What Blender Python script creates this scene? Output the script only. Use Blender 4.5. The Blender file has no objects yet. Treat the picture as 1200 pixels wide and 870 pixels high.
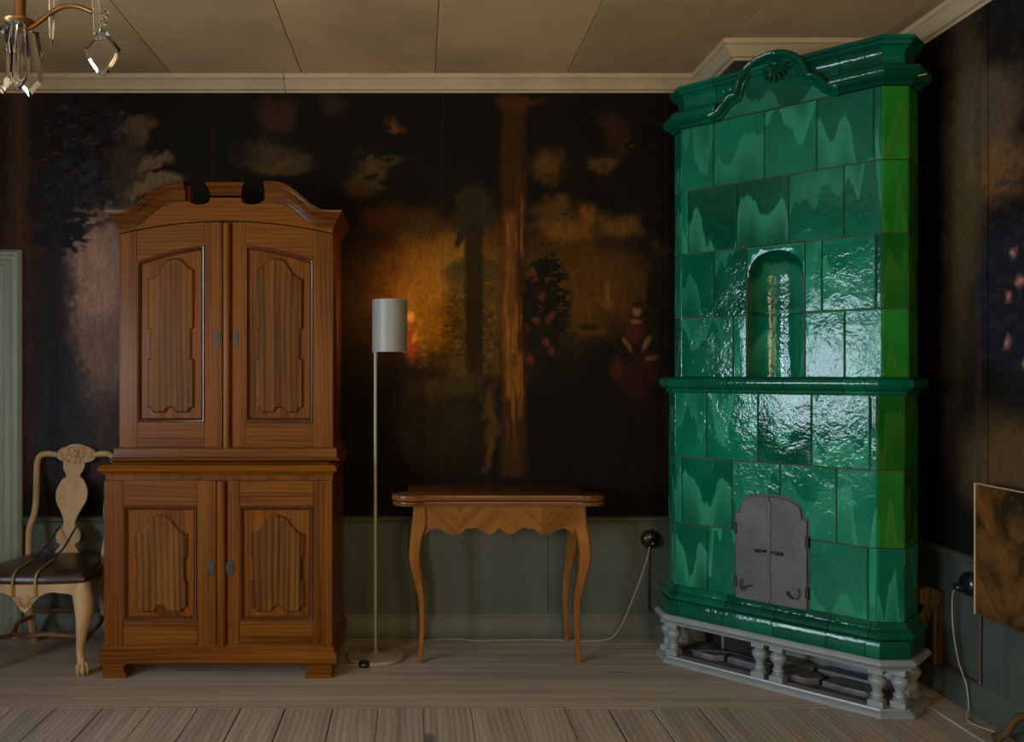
import bpy, bmesh, math, random
import numpy as np
from mathutils import Vector, Matrix
random.seed(7); RNG = np.random.default_rng(11)
SC = bpy.context.scene; COL = SC.collection
PI = math.pi

# ------------------------------------------------------------------ camera
F = 1000.0; CX, CY, CAMZ = 490.0, 440.0, 1.25
cam = bpy.data.cameras.new('camera'); camo = bpy.data.objects.new('camera', cam); COL.objects.link(camo)
camo.location = (0, 0, CAMZ); camo.rotation_euler = (PI/2, 0, 0)
cam.sensor_width = 36; cam.lens = 36*F/1200
cam.shift_x = (600-CX)/1200; cam.shift_y = (CY-435)/1200
cam.clip_start = .02
SC.camera = camo
# ------------------------------------------------------------------ world, daylight, exposure
W = bpy.data.worlds.new('sky'); SC.world = W; W.use_nodes = True
W.node_tree.nodes['Background'].inputs[0].default_value = (.62, .74, .9, 1)
W.node_tree.nodes['Background'].inputs[1].default_value = .25
XL, XR, YB, YF, ZC = -2.9, 2.07, 4.08, -1.7, 2.67       # room shell
WIN_L = (.55, 1.75, .75, 1.85)                            # window in the left wall: y0,y1,z0,z1
WIN_FILL = (-1.15, .05, .75, 1.85)  # added opening for fill light on the right wall and left floor
WIN_F = ((-1.15, .05, .8, 2.1), (.75, 1.75, .8, 2.1))    # windows in the wall behind the photographer: x0,x1,z0,z1
def area(name, loc, rot, sx, sy, power, color):
    l = bpy.data.lights.new(name, 'AREA'); l.shape = 'RECTANGLE'; l.size = sx; l.size_y = sy
    l.energy = power; l.color = color
    o = bpy.data.objects.new(name, l); COL.objects.link(o); o.location = loc; o.rotation_euler = rot
    return o
for w, p in ((WIN_L, 135), (WIN_FILL, 270)):
    area('left_window_and_fill', (XL-.22, (w[0]+w[1])/2, (w[2]+w[3])/2), (0, -PI/2, 0), w[3]-w[2], w[1]-w[0], p, (.70, .85, 1.0))  # the nearer lamp is an added fill, the farther one daylight
for i, w in enumerate(WIN_F):
    area('daylight_rear_window', ((w[0]+w[1])/2, YF-.22, (w[2]+w[3])/2), (PI/2, 0, 0), w[1]-w[0], w[3]-w[2], (34, 80)[i], (1.0, .66, .30))
SC.view_settings.view_transform = 'Standard'; SC.view_settings.look = 'None'
SC.view_settings.exposure = 0.05; SC.view_settings.gamma = 1.0; SC.view_settings.use_curve_mapping = False
try:
    SC.cycles.use_denoising = True; SC.cycles.max_bounces = 10; SC.cycles.diffuse_bounces = 5
    SC.cycles.sample_clamp_indirect = 6; SC.cycles.caustics_refractive = False; SC.cycles.caustics_reflective = False
except Exception: pass

# ------------------------------------------------------------------ helpers
def px(x, Y): return (x-CX)*Y/F
def pz(y, Y): return CAMZ-(y-CY)*Y/F
BASE = {}
class MB:
    def __init__(s): s.v = []; s.f = []; s.uv = []
    def add(s, vs, fs):
        b = len(s.v); s.v += [tuple(p) for p in vs]; s.f += [tuple(i+b for i in f) for f in fs]; return s
    def box(s, x0, x1, y0, y1, z0, z1):
        return s.add([(x0,y0,z0),(x1,y0,z0),(x1,y1,z0),(x0,y1,z0),(x0,y0,z1),(x1,y0,z1),(x1,y1,z1),(x0,y1,z1)],
                     [(3,2,1,0),(4,5,6,7),(0,1,5,4),(1,2,6,5),(2,3,7,6),(3,0,4,7)])
    def prism(s, poly, y0, y1, axis='y'):
        # poly: list of 2-D points, extruded along axis
        n = len(poly)
        def mk(p, t): return (p[0], t, p[1]) if axis == 'y' else ((p[0], p[1], t) if axis == 'z' else (t, p[0], p[1]))
        vs = [mk(p, y0) for p in poly]+[mk(p, y1) for p in poly]
        return s.add(vs, [tuple(range(n)), tuple(range(2*n-1, n-1, -1))]+[(i, n+i, n+(i+1) % n, (i+1) % n) for i in range(n)])
    def rings(s, rs, cap=True, closed=True):
        # rs: list of rings (same number of points)
        n = len(rs[0]); b = len(s.v)
        for r in rs: s.v += [tuple(p) for p in r]
        for k in range(len(rs)-1):
            for i in range(n if closed else n-1):
                j = (i+1) % n
                s.f.append((b+k*n+i, b+k*n+j, b+(k+1)*n+j, b+(k+1)*n+i))
        if cap:
            s.f.append(tuple(b+i for i in range(n-1, -1, -1))); s.f.append(tuple(b+(len(rs)-1)*n+i for i in range(n)))
        return s
    def lathe(s, prof, c=(0,0,0), n=20, cap=True):
        return s.rings([[(c[0]+r*math.cos(2*PI*i/n), c[1]+r*math.sin(2*PI*i/n), c[2]+z) for i in range(n)] for r, z in prof], cap)
    def tube(s, path, rad, n=8, cap=True, sq=1.0):
        P = [Vector(p) for p in path]; rs = []
        if not isinstance(rad, (list, tuple)): rad = [rad]*len(P)
        up = Vector((0, 0, 1)); prev = None
        for i, p in enumerate(P):
            t = (P[min(i+1, len(P)-1)]-P[max(i-1, 0)]).normalized()
            if prev is None:
                a = t.cross(up)
                if a.length < .05: a = t.cross(Vector((0, 1, 0)))
                a.normalize()
            else:
                a = prev-t*prev.dot(t)
                if a.length < 1e-4: a = t.cross(up)
                a.normalize()
            prev = a; b = t.cross(a)
            rs.append([p+a*(rad[i]*math.cos(2*PI*k/n))+b*(rad[i]*sq*math.sin(2*PI*k/n)) for k in range(n)])
        return s.rings(rs, cap)
    def ell(s, c, r, n=10, m=6, rot=None):
        rs = []
        for k in range(m+1):
            th = PI*k/m; q = max(math.sin(th), .02)
            ring = [Vector((r[0]*q*math.cos(2*PI*i/n), r[1]*q*math.sin(2*PI*i/n), -r[2]*math.cos(th))) for i in range(n)]
            if rot is not None: ring = [rot @ p for p in ring]
            rs.append([p+Vector(c) for p in ring])
        return s.rings(rs)
    def build(s, name, mat, parent=None, smooth=None, bevel=0, seg=2, local=False, uv=None):
        me = bpy.data.meshes.new(name)
        off = Vector((0,0,0))
        if parent is not None and not local: off = Vector(BASE.get(parent.name, (0,0,0)))
        me.from_pydata([tuple(Vector(p)-off) for p in s.v], [], s.f)
        bm = bmesh.new(); bm.from_mesh(me)
        bmesh.ops.recalc_face_normals(bm, faces=bm.faces)
        if bevel:
            es = [e for e in bm.edges if len(e.link_faces) == 2 and e.calc_face_angle(0) > .5]
            bmesh.ops.bevel(bm, geom=es, offset=bevel, segments=seg, affect='EDGES', profile=.6, clamp_overlap=True)
        bm.to_mesh(me); bm.free()
        if smooth is not None:
            for p in me.polygons: p.use_smooth = True
            me.set_sharp_from_angle(angle=math.radians(smooth))
        if uv is not None:
            l = me.uv_layers.new(name='UVMap')
            for lp in me.loops: l.data[lp.index].uv = uv(me.vertices[lp.vertex_index].co)
        me.materials.append(mat)
        o = bpy.data.objects.new(name, me); COL.objects.link(o)
        if parent is not None:
            o.parent = parent; BASE[o.name] = BASE.get(parent.name, (0,0,0))
        else: BASE[o.name] = (0,0,0)
        return o
def thing(name, label, cat, base=(0,0,0), rz=0, group=None):
    o = bpy.data.objects.new(name, None); COL.objects.link(o); o.location = base; o.rotation_euler = (0,0,rz)
    o.empty_display_size = .1
    o['label'] = label; o['category'] = cat
    if group: o['group'] = group
    BASE[o.name] = base
    return o
def tag(o, label, cat, group=None):
    o['label'] = label; o['category'] = cat
    if group: o['group'] = group
    return o
def struct(o): o['kind'] = 'structure'; return o
def recenter(o):
    # put a single-mesh thing's origin at its base
    me = o.data; n = len(me.vertices); a = np.empty(n*3); me.vertices.foreach_get('co', a); a = a.reshape(-1, 3)
    c = np.array([(a[:,0].min()+a[:,0].max())/2, (a[:,1].min()+a[:,1].max())/2, a[:,2].min()])
    me.vertices.foreach_set('co', (a-c).ravel()); o.location = c; return o
def crom(pts, k=6):
    P = [Vector(p) for p in pts]; P = [P[0]*2-P[1]]+P+[P[-1]*2-P[-2]]; out = []
    for i in range(1, len(P)-2):
        for j in range(k):
            t = j/k; a, b, c, d = P[i-1], P[i], P[i+1], P[i+2]
            out.append(.5*((2*b)+(c-a)*t+(2*a-5*b+4*c-d)*t*t+(3*b-a-3*c+d)*t**3))
    out.append(P[-2]); return out
def crom2(pts, k=6): return [(p[0], p[1]) for p in crom([(a, b, 0) for a, b in pts], k)]
def area2(p): return sum(p[i][0]*p[(i+1) % len(p)][1]-p[(i+1) % len(p)][0]*p[i][1] for i in range(len(p)))/2
def inset(poly, d):
    n = len(poly); sgn = 1 if area2(poly) > 0 else -1; out = []
    for i in range(n):
        p0, p1, p2 = Vector(poly[i-1]), Vector(poly[i]), Vector(poly[(i+1) % n])
        a = (p1-p0); b = (p2-p1)
        if a.length < 1e-7: a = b
        if b.length < 1e-7: b = a
        a = a.normalized(); b = b.normalized()
        na = Vector((-a.y, a.x))*sgn; nb = Vector((-b.y, b.x))*sgn
        m = na+nb; q = max(1+na.dot(nb), .35)
        out.append(tuple(p1+m*(d/q)))
    return out
def mitre(path, side=1, closed=False):
    # offset vectors at each vertex of an open plan path; side=+1: left of travel
    n = len(path); out = []
    for i in range(n):
        p = Vector(path[i])
        a = (p-Vector(path[i-1])).normalized() if i > 0 else None
        b = (Vector(path[i+1])-p).normalized() if i < n-1 else None
        if a is None: a = b
        if b is None: b = a
        na = Vector((-a.y, a.x))*side; nb = Vector((-b.y, b.x))*side
        out.append((na+nb)/max(1+na.dot(nb), .2))
    return out
def sweep(stations, prof, mb=None):
    # stations: (pos2, off2); prof: closed list of (offset, z)
    mb = mb or MB()
    return mb.rings([[(p[0]+o[0]*a, p[1]+o[1]*a, z) for a, z in prof] for p, o in stations])

# ------------------------------------------------------------------ materials
class NT:
    def __init__(s, name):
        s.m = bpy.data.materials.new(name); s.m.use_nodes = True; s.t = s.m.node_tree
        s.b = s.t.nodes['Principled BSDF']
    def n(s, typ, props=None, **inp):
        nd = s.t.nodes.new(typ)
        for k, v in (props or {}).items(): setattr(nd, k, v)
        for k, v in inp.items(): s.set(nd, k, v)
        return nd
    def set(s, nd, key, v):
        k = int(key[1:]) if key[0] == 'i' and key[1:].isdigit() else key.replace('_', ' ')
        sock = nd.inputs[k]
        if isinstance(v, bpy.types.NodeSocket): s.t.links.new(v, sock)
        else:
            if hasattr(sock.default_value, '__len__') and hasattr(v, '__len__') and len(sock.default_value) == 4 and len(v) == 3: v = (*v, 1)
            sock.default_value = v
    def math(s, op, a, b=0.0, c=0.0, clamp=False):
        nd = s.n('ShaderNodeMath', {'operation': op, 'use_clamp': clamp}, i0=a, i1=b, i2=c); return nd.outputs[0]
    def vmath(s, op, a, b=(0,0,0)):
        nd = s.n('ShaderNodeVectorMath', {'operation': op}, i0=a, i1=b); return nd.outputs[0]
    def mix(s, f, a, b, mode='MIX'):
        nd = s.t.nodes.new('ShaderNodeMix'); nd.data_type = 'RGBA'; nd.blend_type = mode
        for k, v in ((0, f), (6, a), (7, b)):
            if isinstance(v, bpy.types.NodeSocket): s.t.links.new(v, nd.inputs[k])
            else: nd.inputs[k].default_value = (*v, 1) if hasattr(v, '__len__') and len(v) == 3 else v
        return nd.outputs[2]
    def ramp(s, f, lo, hi, a=0.0, b=1.0):
        nd = s.n('ShaderNodeMapRange', {'interpolation_type': 'SMOOTHSTEP'}, i0=f, i1=lo, i2=hi, i3=a, i4=b); return nd.outputs[0]
    def noise(s, vec, scale, detail=3, rough=.5, dist=0):
        return s.n('ShaderNodeTexNoise', None, Vector=vec, Scale=scale, Detail=detail, Roughness=rough, Distortion=dist).outputs['Fac']
    def coords(s, rnd=0):
        c = s.n('ShaderNodeTexCoord').outputs['Object']
        if rnd:
            r = s.n('ShaderNodeObjectInfo').outputs['Random']
            v = s.n('ShaderNodeCombineXYZ', None, X=s.math('MULTIPLY', r, rnd), Y=s.math('MULTIPLY', r, rnd*1.7), Z=s.math('MULTIPLY', r, rnd*.6)).outputs[0]
            c = s.vmath('ADD', c, v)
        return c
    def bump(s, h, strength, dist=.01):
        nd = s.n('ShaderNodeBump', None, Strength=strength, Distance=dist, Height=h); s.t.links.new(nd.outputs[0], s.b.inputs['Normal'])
    def out(s, color=None, rough=None, **kw):
        if color is not None: s.set(s.b, 'Base_Color', color)
        if rough is not None: s.set(s.b, 'Roughness', rough)
        for k, v in kw.items(): s.set(s.b, k, v)
        return s.m
def srgb(r, g, b, k=1.0):
    def f(c):
        c = c/255; return (c/12.92 if c <= .04045 else ((c+.055)/1.055)**2.4)*k
    return (f(r), f(g), f(b))
def plain(name, col, rough=.5, var=.12, scale=8, bump=.0, metal=0):
    t = NT(name); c = t.coords(3)
    n = t.noise(c, scale, 4, .6)
    k = t.ramp(n, .3, .7, 1-var, 1+var)
    col2 = t.vmath('MULTIPLY', col, t.n('ShaderNodeCombineXYZ', None, X=k, Y=k, Z=k).outputs[0])
    if bump: t.bump(t.noise(c, scale*6, 3), bump, .004)
    return t.out(col2, rough, Metallic=metal)
def wood(name, dark, light, axis='z', bands=9.0, rough=.4, knots=0, fibre=.5, rnd=9, bump=.06, coat=0.0, wave=.5, angle=0, warpamt=26.0):
    # plain-sawn grain: long fibre streaks plus arched growth-ring figure
    floor_x = axis == 'xfloor'; axis = axis[0]
    t = NT(name); c = t.coords(rnd)
    if angle: c = t.n('ShaderNodeVectorRotate', {'rotation_type': 'Y_AXIS'}, Vector=c, Angle=angle).outputs[0]
    def st(a, k): return t.vmath('MULTIPLY', c, {'x': (k,a,a), 'y': (a,k,a), 'z': (a,a,k)}[axis])
    warp = t.noise(st(3.0, .9), 1.0, 2, .5)
    acr = t.n('ShaderNodeSeparateXYZ', None, i0=c).outputs[1 if floor_x else {'x': 2, 'y': 0, 'z': 0}[axis]]
    ph = t.math('ADD', t.math('MULTIPLY', acr, bands*22.0), t.math('MULTIPLY', warp, warpamt))
    ring = t.math('FRACT', t.math('MULTIPLY', ph, .159))
    ring = t.math('MULTIPLY', t.ramp(ring, .0, .85), t.ramp(ring, .85, 1.0, 1.0, 0.0))
    fb = t.noise(st(120, 4), 1.0, 3, .6); str_ = t.noise(st(26, .8), 1.0, 3, .55); big = t.noise(st(2.5, .7), 1.0, 2)
    f = t.math('ADD', t.math('MULTIPLY', ring, wave), t.math('MULTIPLY', t.ramp(str_, .3, .7), .45))
    f = t.math('ADD', f, t.math('ADD', t.math('MULTIPLY', t.math('SUBTRACT', fb, .5), fibre), t.math('MULTIPLY', t.math('SUBTRACT', big, .5), .9)))
    col = t.mix(t.ramp(f, -.15, 1.05), light, dark)
    if knots:
        vo = t.n('ShaderNodeTexVoronoi', None, Vector=t.vmath('MULTIPLY', c, {'x': (.45,1,1), 'y': (1,.45,1), 'z': (1,1,.45)}[axis]), Scale=knots).outputs['Distance']
        col = t.mix(t.ramp(vo, .04, .09, .7, 0), col, tuple(x*.3 for x in dark))
    t.bump(t.math('ADD', t.math('MULTIPLY', ring, .3), fb), bump, .002)
    return t.out(col, rough, Coat_Weight=coat*.3, Coat_Roughness=.2, Specular_IOR_Level=.12)

M = {}
PINE_D, PINE_L = (.048, .0110, .0008), (.205, .061, .0042)
M['pine_v'] = wood('pine_vertical', PINE_D, PINE_L, 'z', 16, .36, coat=.3, wave=.26)
M['pine_h'] = wood('pine_horizontal', PINE_D, PINE_L, 'x', 16, .36, coat=.3, wave=.26)
M['pine_panel'] = wood('pine_panel', (.040,.0100,.0008), (.205,.066,.0050), 'z', 12, .42, coat=.2, wave=.32, warpamt=18)
M['pine_mould'] = wood('pine_moulding', (.032,.0078,.0008), (.135,.037,.0030), 'x', 12, .26, coat=.6, wave=.3)
M['pine_low_panel'] = wood('pine_panel_paler', (.042,.0125,.0013), (.205,.073,.0085), 'z', 12, .42, coat=.2, wave=.42, warpamt=20)
M['pine_bead'] = plain('pine_bead', (.080,.020,.0018), .26, .2, 6)
M['table_top'] = wood('walnut_top', (.042,.013,.004), (.17,.064,.018), 'x', 20, .28, coat=.6, wave=.3)
M['table_leg'] = wood('fruitwood', (.105,.032,.005), (.27,.098,.018), 'z', 22, .4, coat=.2, wave=.2)
M['veneer_a'] = wood('veneer_slant', (.10,.031,.005), (.28,.103,.019), 'z', 26, .36, coat=.3, wave=.2, angle=.8)
M['veneer_b'] = wood('veneer_slant_mirrored', (.10,.031,.005), (.28,.103,.019), 'z', 26, .36, coat=.3, wave=.2, angle=-.8)
M['chair'] = wood('beech', (.27,.16,.08), (.48,.31,.175), 'z', 20, .5, wave=.15)
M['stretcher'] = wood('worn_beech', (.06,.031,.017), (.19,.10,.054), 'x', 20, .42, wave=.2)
FL_D, FL_L = (.235,.182,.14), (.45,.36,.285)
M['board_y'] = wood('floor_board_deep', FL_D, FL_L, 'y', 12, .5, 2.6, rnd=23, wave=.4, bump=.2)
M['board_x'] = wood('floor_board_cross', FL_D, FL_L, 'xfloor', 12, .5, 2.4, rnd=23, wave=.35, bump=.2)
M['under'] = plain('subfloor', (.012,.009,.007), .9)
M['ceiling'] = plain('ceiling_paint', (.47,.305,.155), .75, .26, .9)
M['cornice'] = plain('cornice_paint', (.44,.315,.185), .55, .10, 3)
M['dado'] = plain('dado_paint', (.056,.063,.049), .5, .10, 5, .1)
M['casing'] = plain('casing_paint', (.25,.295,.265), .45, .06, 5)
M['plaster'] = plain('dark_wall', (.02,.014,.010), .8)
M['white_paint'] = plain('window_paint', (.6,.6,.57), .45)
M['grey_paint'] = plain('grey_base_paint', (.19,.205,.21), .38, .10, 9, .1)
M['iron'] = plain('iron_door', (.072,.058,.062), .55, .25, 7, .25, .2)
M['iron_dark'] = plain('black_iron', (.012,.011,.011), .45)
M['brass_dark'] = plain('old_escutcheon', (.055,.045,.03), .5, .2, 30, 0, .6)
M['slate'] = plain('slate', (.085,.078,.08), .5, .3, 10, .3)
M['brick_red'] = plain('hearth_brick', (.20,.10,.085), .7, .3, 14, .3)
M['grout'] = plain('grout', (.045,.05,.032), .8, .3, 20)
M['leather'] = plain('brown_leather', (.040,.019,.013), .33, .35, 9, .25)
M['ribbon_dark'] = plain('dark_ribbon', (.035,.018,.012), .6)
M['ribbon'] = plain('olive_ribbon', (.22,.17,.045), .6)
M['lamp_white'] = plain('lamp_enamel', (.29,.245,.19), .4, .05)
M['lamp_shade'] = plain('shade_enamel', (.27,.255,.235), .42, .04)
M['cord'] = plain('cream_cord', (.30,.25,.17), .5)
M['black'] = plain('black_plastic', (.008,.008,.009), .25)
M['brown_pipe'] = plain('brown_conduit', (.05,.028,.018), .45)
M['brass'] = plain('brass', (.26,.125,.05), .36, .25, 20, 0, 1)
M['wax'] = plain('candle_wax', (.6,.5,.4), .5)
M['rough_wood'] = wood('rough_timber', (.035,.018,.007), (.12,.062,.022), 'z', 14, .6)
M['metal_grey'] = plain('plug_metal', (.4,.4,.4), .3, .05, 8, 0, 1)

def glass_mat():
    t = NT('crystal'); return t.out((.93,.93,.97), .02, Transmission_Weight=1.0, IOR=1.52)
M['crystal'] = glass_mat()
def pane_mat():
    t = NT('window_glass'); tr = t.n('ShaderNodeBsdfTransparent', None, Color=(.93,.96,.95)); gl = t.n('ShaderNodeBsdfGlossy', None, Roughness=.02)
    mx = t.n('ShaderNodeMixShader', None, i0=.06); t.t.links.new(tr.outputs[0], mx.inputs[1]); t.t.links.new(gl.outputs[0], mx.inputs[2])
    t.t.links.new(mx.outputs[0], t.t.nodes['Material Output'].inputs[0]); return t.m
M['pane'] = pane_mat()

def glaze(name, flames=True, dk=(.001,.070,.037), lt=(.040,.28,.15), bump=.26):
    t = NT(name); c = t.coords(7)
    r = t.n('ShaderNodeObjectInfo').outputs['Random']
    n2 = t.noise(c, 5, 3)
    kv = t.ramp(t.math('FRACT', t.math('MULTIPLY', r, 31.7)), 0, 1, .7, 1.45)
    base = t.vmath('MULTIPLY', t.mix(t.ramp(n2, .3, .7), dk, tuple(x*1.5 for x in dk)), t.n('ShaderNodeCombineXYZ', None, X=kv, Y=kv, Z=kv).outputs[0])
    if flames:
        uv = t.n('ShaderNodeTexCoord').outputs['UV']; s = t.n('ShaderNodeSeparateXYZ', None, i0=uv)
        u, v = s.outputs[0], s.outputs[1]
        inv = t.math('GREATER_THAN', t.math('FRACT', t.math('MULTIPLY', r, 7.3)), .66)
        vv = t.math('ABSOLUTE', t.math('SUBTRACT', v, inv))
        ro = t.math('MULTIPLY', r, 61.0)
        p = t.n('ShaderNodeCombineXYZ', None, X=t.math('ADD', u, ro), Y=t.math('MULTIPLY', vv, .10), Z=ro).outputs[0]
        h = t.ramp(t.noise(p, 2.1, 1.2, .4), .34, .66, .0, .80)
        jag = t.math('MULTIPLY', t.math('SUBTRACT', t.noise(t.n('ShaderNodeCombineXYZ', None, X=t.math('MULTIPLY', t.math('ADD', u, ro), 14), Y=t.math('MULTIPLY', vv, 2.5), Z=ro).outputs[0], 1.0, 2), .5), .22)
        d = t.math('SUBTRACT', t.math('ADD', h, jag), vv)
        m = t.math('MULTIPLY', t.ramp(d, 0, .06), t.ramp(d, 0, .75, .68, .08))
        m = t.math('MULTIPLY', m, t.ramp(t.math('FRACT', t.math('MULTIPLY', r, 13.7)), 0, 1, .45, 1.0))
        base = t.mix(m, base, lt)
        # thin, brownish glaze at the tile edge
        e = t.math('MINIMUM', t.math('MINIMUM', u, t.math('SUBTRACT', 1, u)), t.math('MINIMUM', v, t.math('SUBTRACT', 1, v)))
        base = t.mix(t.math('MULTIPLY', t.ramp(e, .0, .025, 1, 0), t.ramp(n2, .4, .6, .2, .6)), base, (.10,.14,.07))
    w1 = t.noise(c, 16, 3, .6, .6); w2 = t.noise(c, 62, 2, .5, .4)
    amt = t.ramp(t.noise(c, 4.5, 2), .35, .65, .5, 1.0)
    t.bump(t.math('MULTIPLY', t.math('ADD', t.math('MULTIPLY', w1, 1.0), t.math('MULTIPLY', w2, .30)), amt), bump, .012)
    return t.out(base, t.ramp(n2, .3, .7, .07, .15), IOR=1.5, Specular_IOR_Level=.29)
M['tile'] = glaze('green_glaze')
M['tile_leaf'] = glaze('leaf_green_glaze', True, (.008,.085,.009), (.055,.155,.014), .2)
M['moulded'] = glaze('green_glaze_moulded', False, (.001,.052,.027), bump=.22)

# ------------------------------------------------------------------ painted canvas (numpy paint in wall units)
def vnoise(x, y, seed):
    rs = np.random.RandomState(seed); G = rs.rand(256, 256)
    xi = np.floor(x).astype(int); yi = np.floor(y).astype(int); fx = x-xi; fy = y-yi
    fx = fx*fx*(3-2*fx); fy = fy*fy*(3-2*fy)
    a = G[yi % 256, xi % 256]; b = G[yi % 256, (xi+1) % 256]; c = G[(yi+1) % 256, xi % 256]; d = G[(yi+1) % 256, (xi+1) % 256]
    return (a*(1-fx)+b*fx)*(1-fy)+(c*(1-fx)+d*fx)*fy
def fbm(x, y, seed, oct=4):
    s = 0; amp = 1; tot = 0
    for o in range(oct):
        s = s+amp*vnoise(x*2**o+17*o, y*2**o+31*o, seed+o); tot += amp; amp *= .55
    return s/tot
def sstep(e0, e1, x):
    t = np.clip((x-e0)/(e1-e0), 0, 1); return t*t*(3-2*t)
class Paint:
    def __init__(s, x, y, bg):
        s.x, s.y = x, y; s.c = np.ones(x.shape+(3,))*np.array(bg, float)
        s.wx = (fbm(x/26, y/26, 3)-.5); s.wy = (fbm(x/26, y/26, 9)-.5); s.fx = (fbm(x/7, y/7, 40)-.5); s.fy = (fbm(x/7, y/7, 50)-.5)
    def lay(s, m, col, a=1.0):
        m = np.clip(m*a, 0, 1)[..., None]; s.c = s.c*(1-m)+np.array(col, float)*m
    def blob(s, cx, cy, rx, ry, col, a=1.0, soft=.5, warp=14, fine=6, rot=0):
        x = s.x-cx+s.wx*warp*2+s.fx*fine*2; y = s.y-cy+s.wy*warp*2+s.fy*fine*2
        if rot: ca, sa = math.cos(rot), math.sin(rot); x, y = x*ca+y*sa, -x*sa+y*ca
        d = np.sqrt((x/rx)**2+(y/ry)**2); s.lay(1-sstep(1-soft, 1+soft*.4, d), col, a)
    def rect(s, x0, x1, y0, y1, col, a=1.0, soft=4, warp=4, fine=2):
        x = s.x+s.wx*warp*2+s.fx*fine*2; y = s.y+s.wy*warp*2+s.fy*fine*2
        s.lay(sstep(x0-soft, x0+soft, x)*(1-sstep(x1-soft, x1+soft, x))*sstep(y0-soft, y0+soft, y)*(1-sstep(y1-soft, y1+soft, y)), col, a)
    def leaves(s, cx, cy, rx, ry, col, a=1.0, scale=9, thr=.5, seed=70):
        d = np.sqrt(((s.x-cx)/rx)**2+((s.y-cy)/ry)**2); n = fbm(s.x/scale, s.y/(scale*.55), seed, 3)
        s.lay(sstep(thr-.04, thr+.06, n-.30*(d-.55)*(d > .55))*(1-sstep(.8, 1.25, d)), col, a)
def wall_mesh(name, parent, a0, a1, z0, z1, step, axis, plane, paint, mat):
    na = max(2, int((a1-a0)/step)+1); nz = max(2, int((z1-z0)/step)+1)
    A, Z = np.meshgrid(np.linspace(a0, a1, na), np.linspace(z0, z1, nz))
    C = paint(A, Z)
    co = np.empty((nz*na, 3)); P = np.full(A.size, plane)
    if axis == 'x': co[:,0] = A.ravel(); co[:,1] = P
    else: co[:,0] = P; co[:,1] = A.ravel()
    co[:,2] = Z.ravel()
    idx = np.arange(nz*na).reshape(nz, na)
    q = np.stack([idx[:-1,:-1], idx[:-1,1:], idx[1:,1:], idx[1:,:-1]], -1).reshape(-1, 4)
    if axis == 'y': q = q[:, ::-1]
    me = bpy.data.meshes.new(name)
    me.vertices.add(len(co)); me.vertices.foreach_set('co', co.ravel())
    me.loops.add(q.size); me.loops.foreach_set('vertex_index', q.ravel().astype(np.int32))
    me.polygons.add(len(q)); me.polygons.foreach_set('loop_start', np.arange(0, q.size, 4, dtype=np.int32))
    me.update(calc_edges=True)
    at = me.color_attributes.new('paint', 'FLOAT_COLOR', 'POINT')
    at.data.foreach_set('color', np.concatenate([C.reshape(-1, 3), np.ones((C.shape[0]*C.shape[1], 1))], 1).ravel().astype(np.float32))
    me.materials.append(mat); me.validate()
    o = bpy.data.objects.new(name, me); COL.objects.link(o); o.parent = parent
    return o
def canvas_mat():
    t = NT('painted_canvas'); c = t.n('ShaderNodeTexCoord').outputs['Object']
    col = t.n('ShaderNodeAttribute', {'attribute_name': 'paint'}).outputs['Color']
    br = t.noise(t.vmath('MULTIPLY', c, (70, 70, 50)), 1.0, 4, .65)
    k = t.ramp(br, .25, .75, .8, 1.2)
    col = t.vmath('MULTIPLY', col, t.n('ShaderNodeCombineXYZ', None, X=k, Y=k, Z=k).outputs[0])
    t.bump(t.math('ADD', t.noise(c, 260, 2), t.math('MULTIPLY', br, .3)), .12, .002)
    return t.out(col, .7, Specular_IOR_Level=.06)
M['canvas'] = canvas_mat()
def lin(c):
    c = np.clip(c, 0, 255)/255; return np.where(c <= .04045, c/12.92, ((c+.055)/1.055)**2.4)
PG = 1.65   # pigment scale
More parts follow.
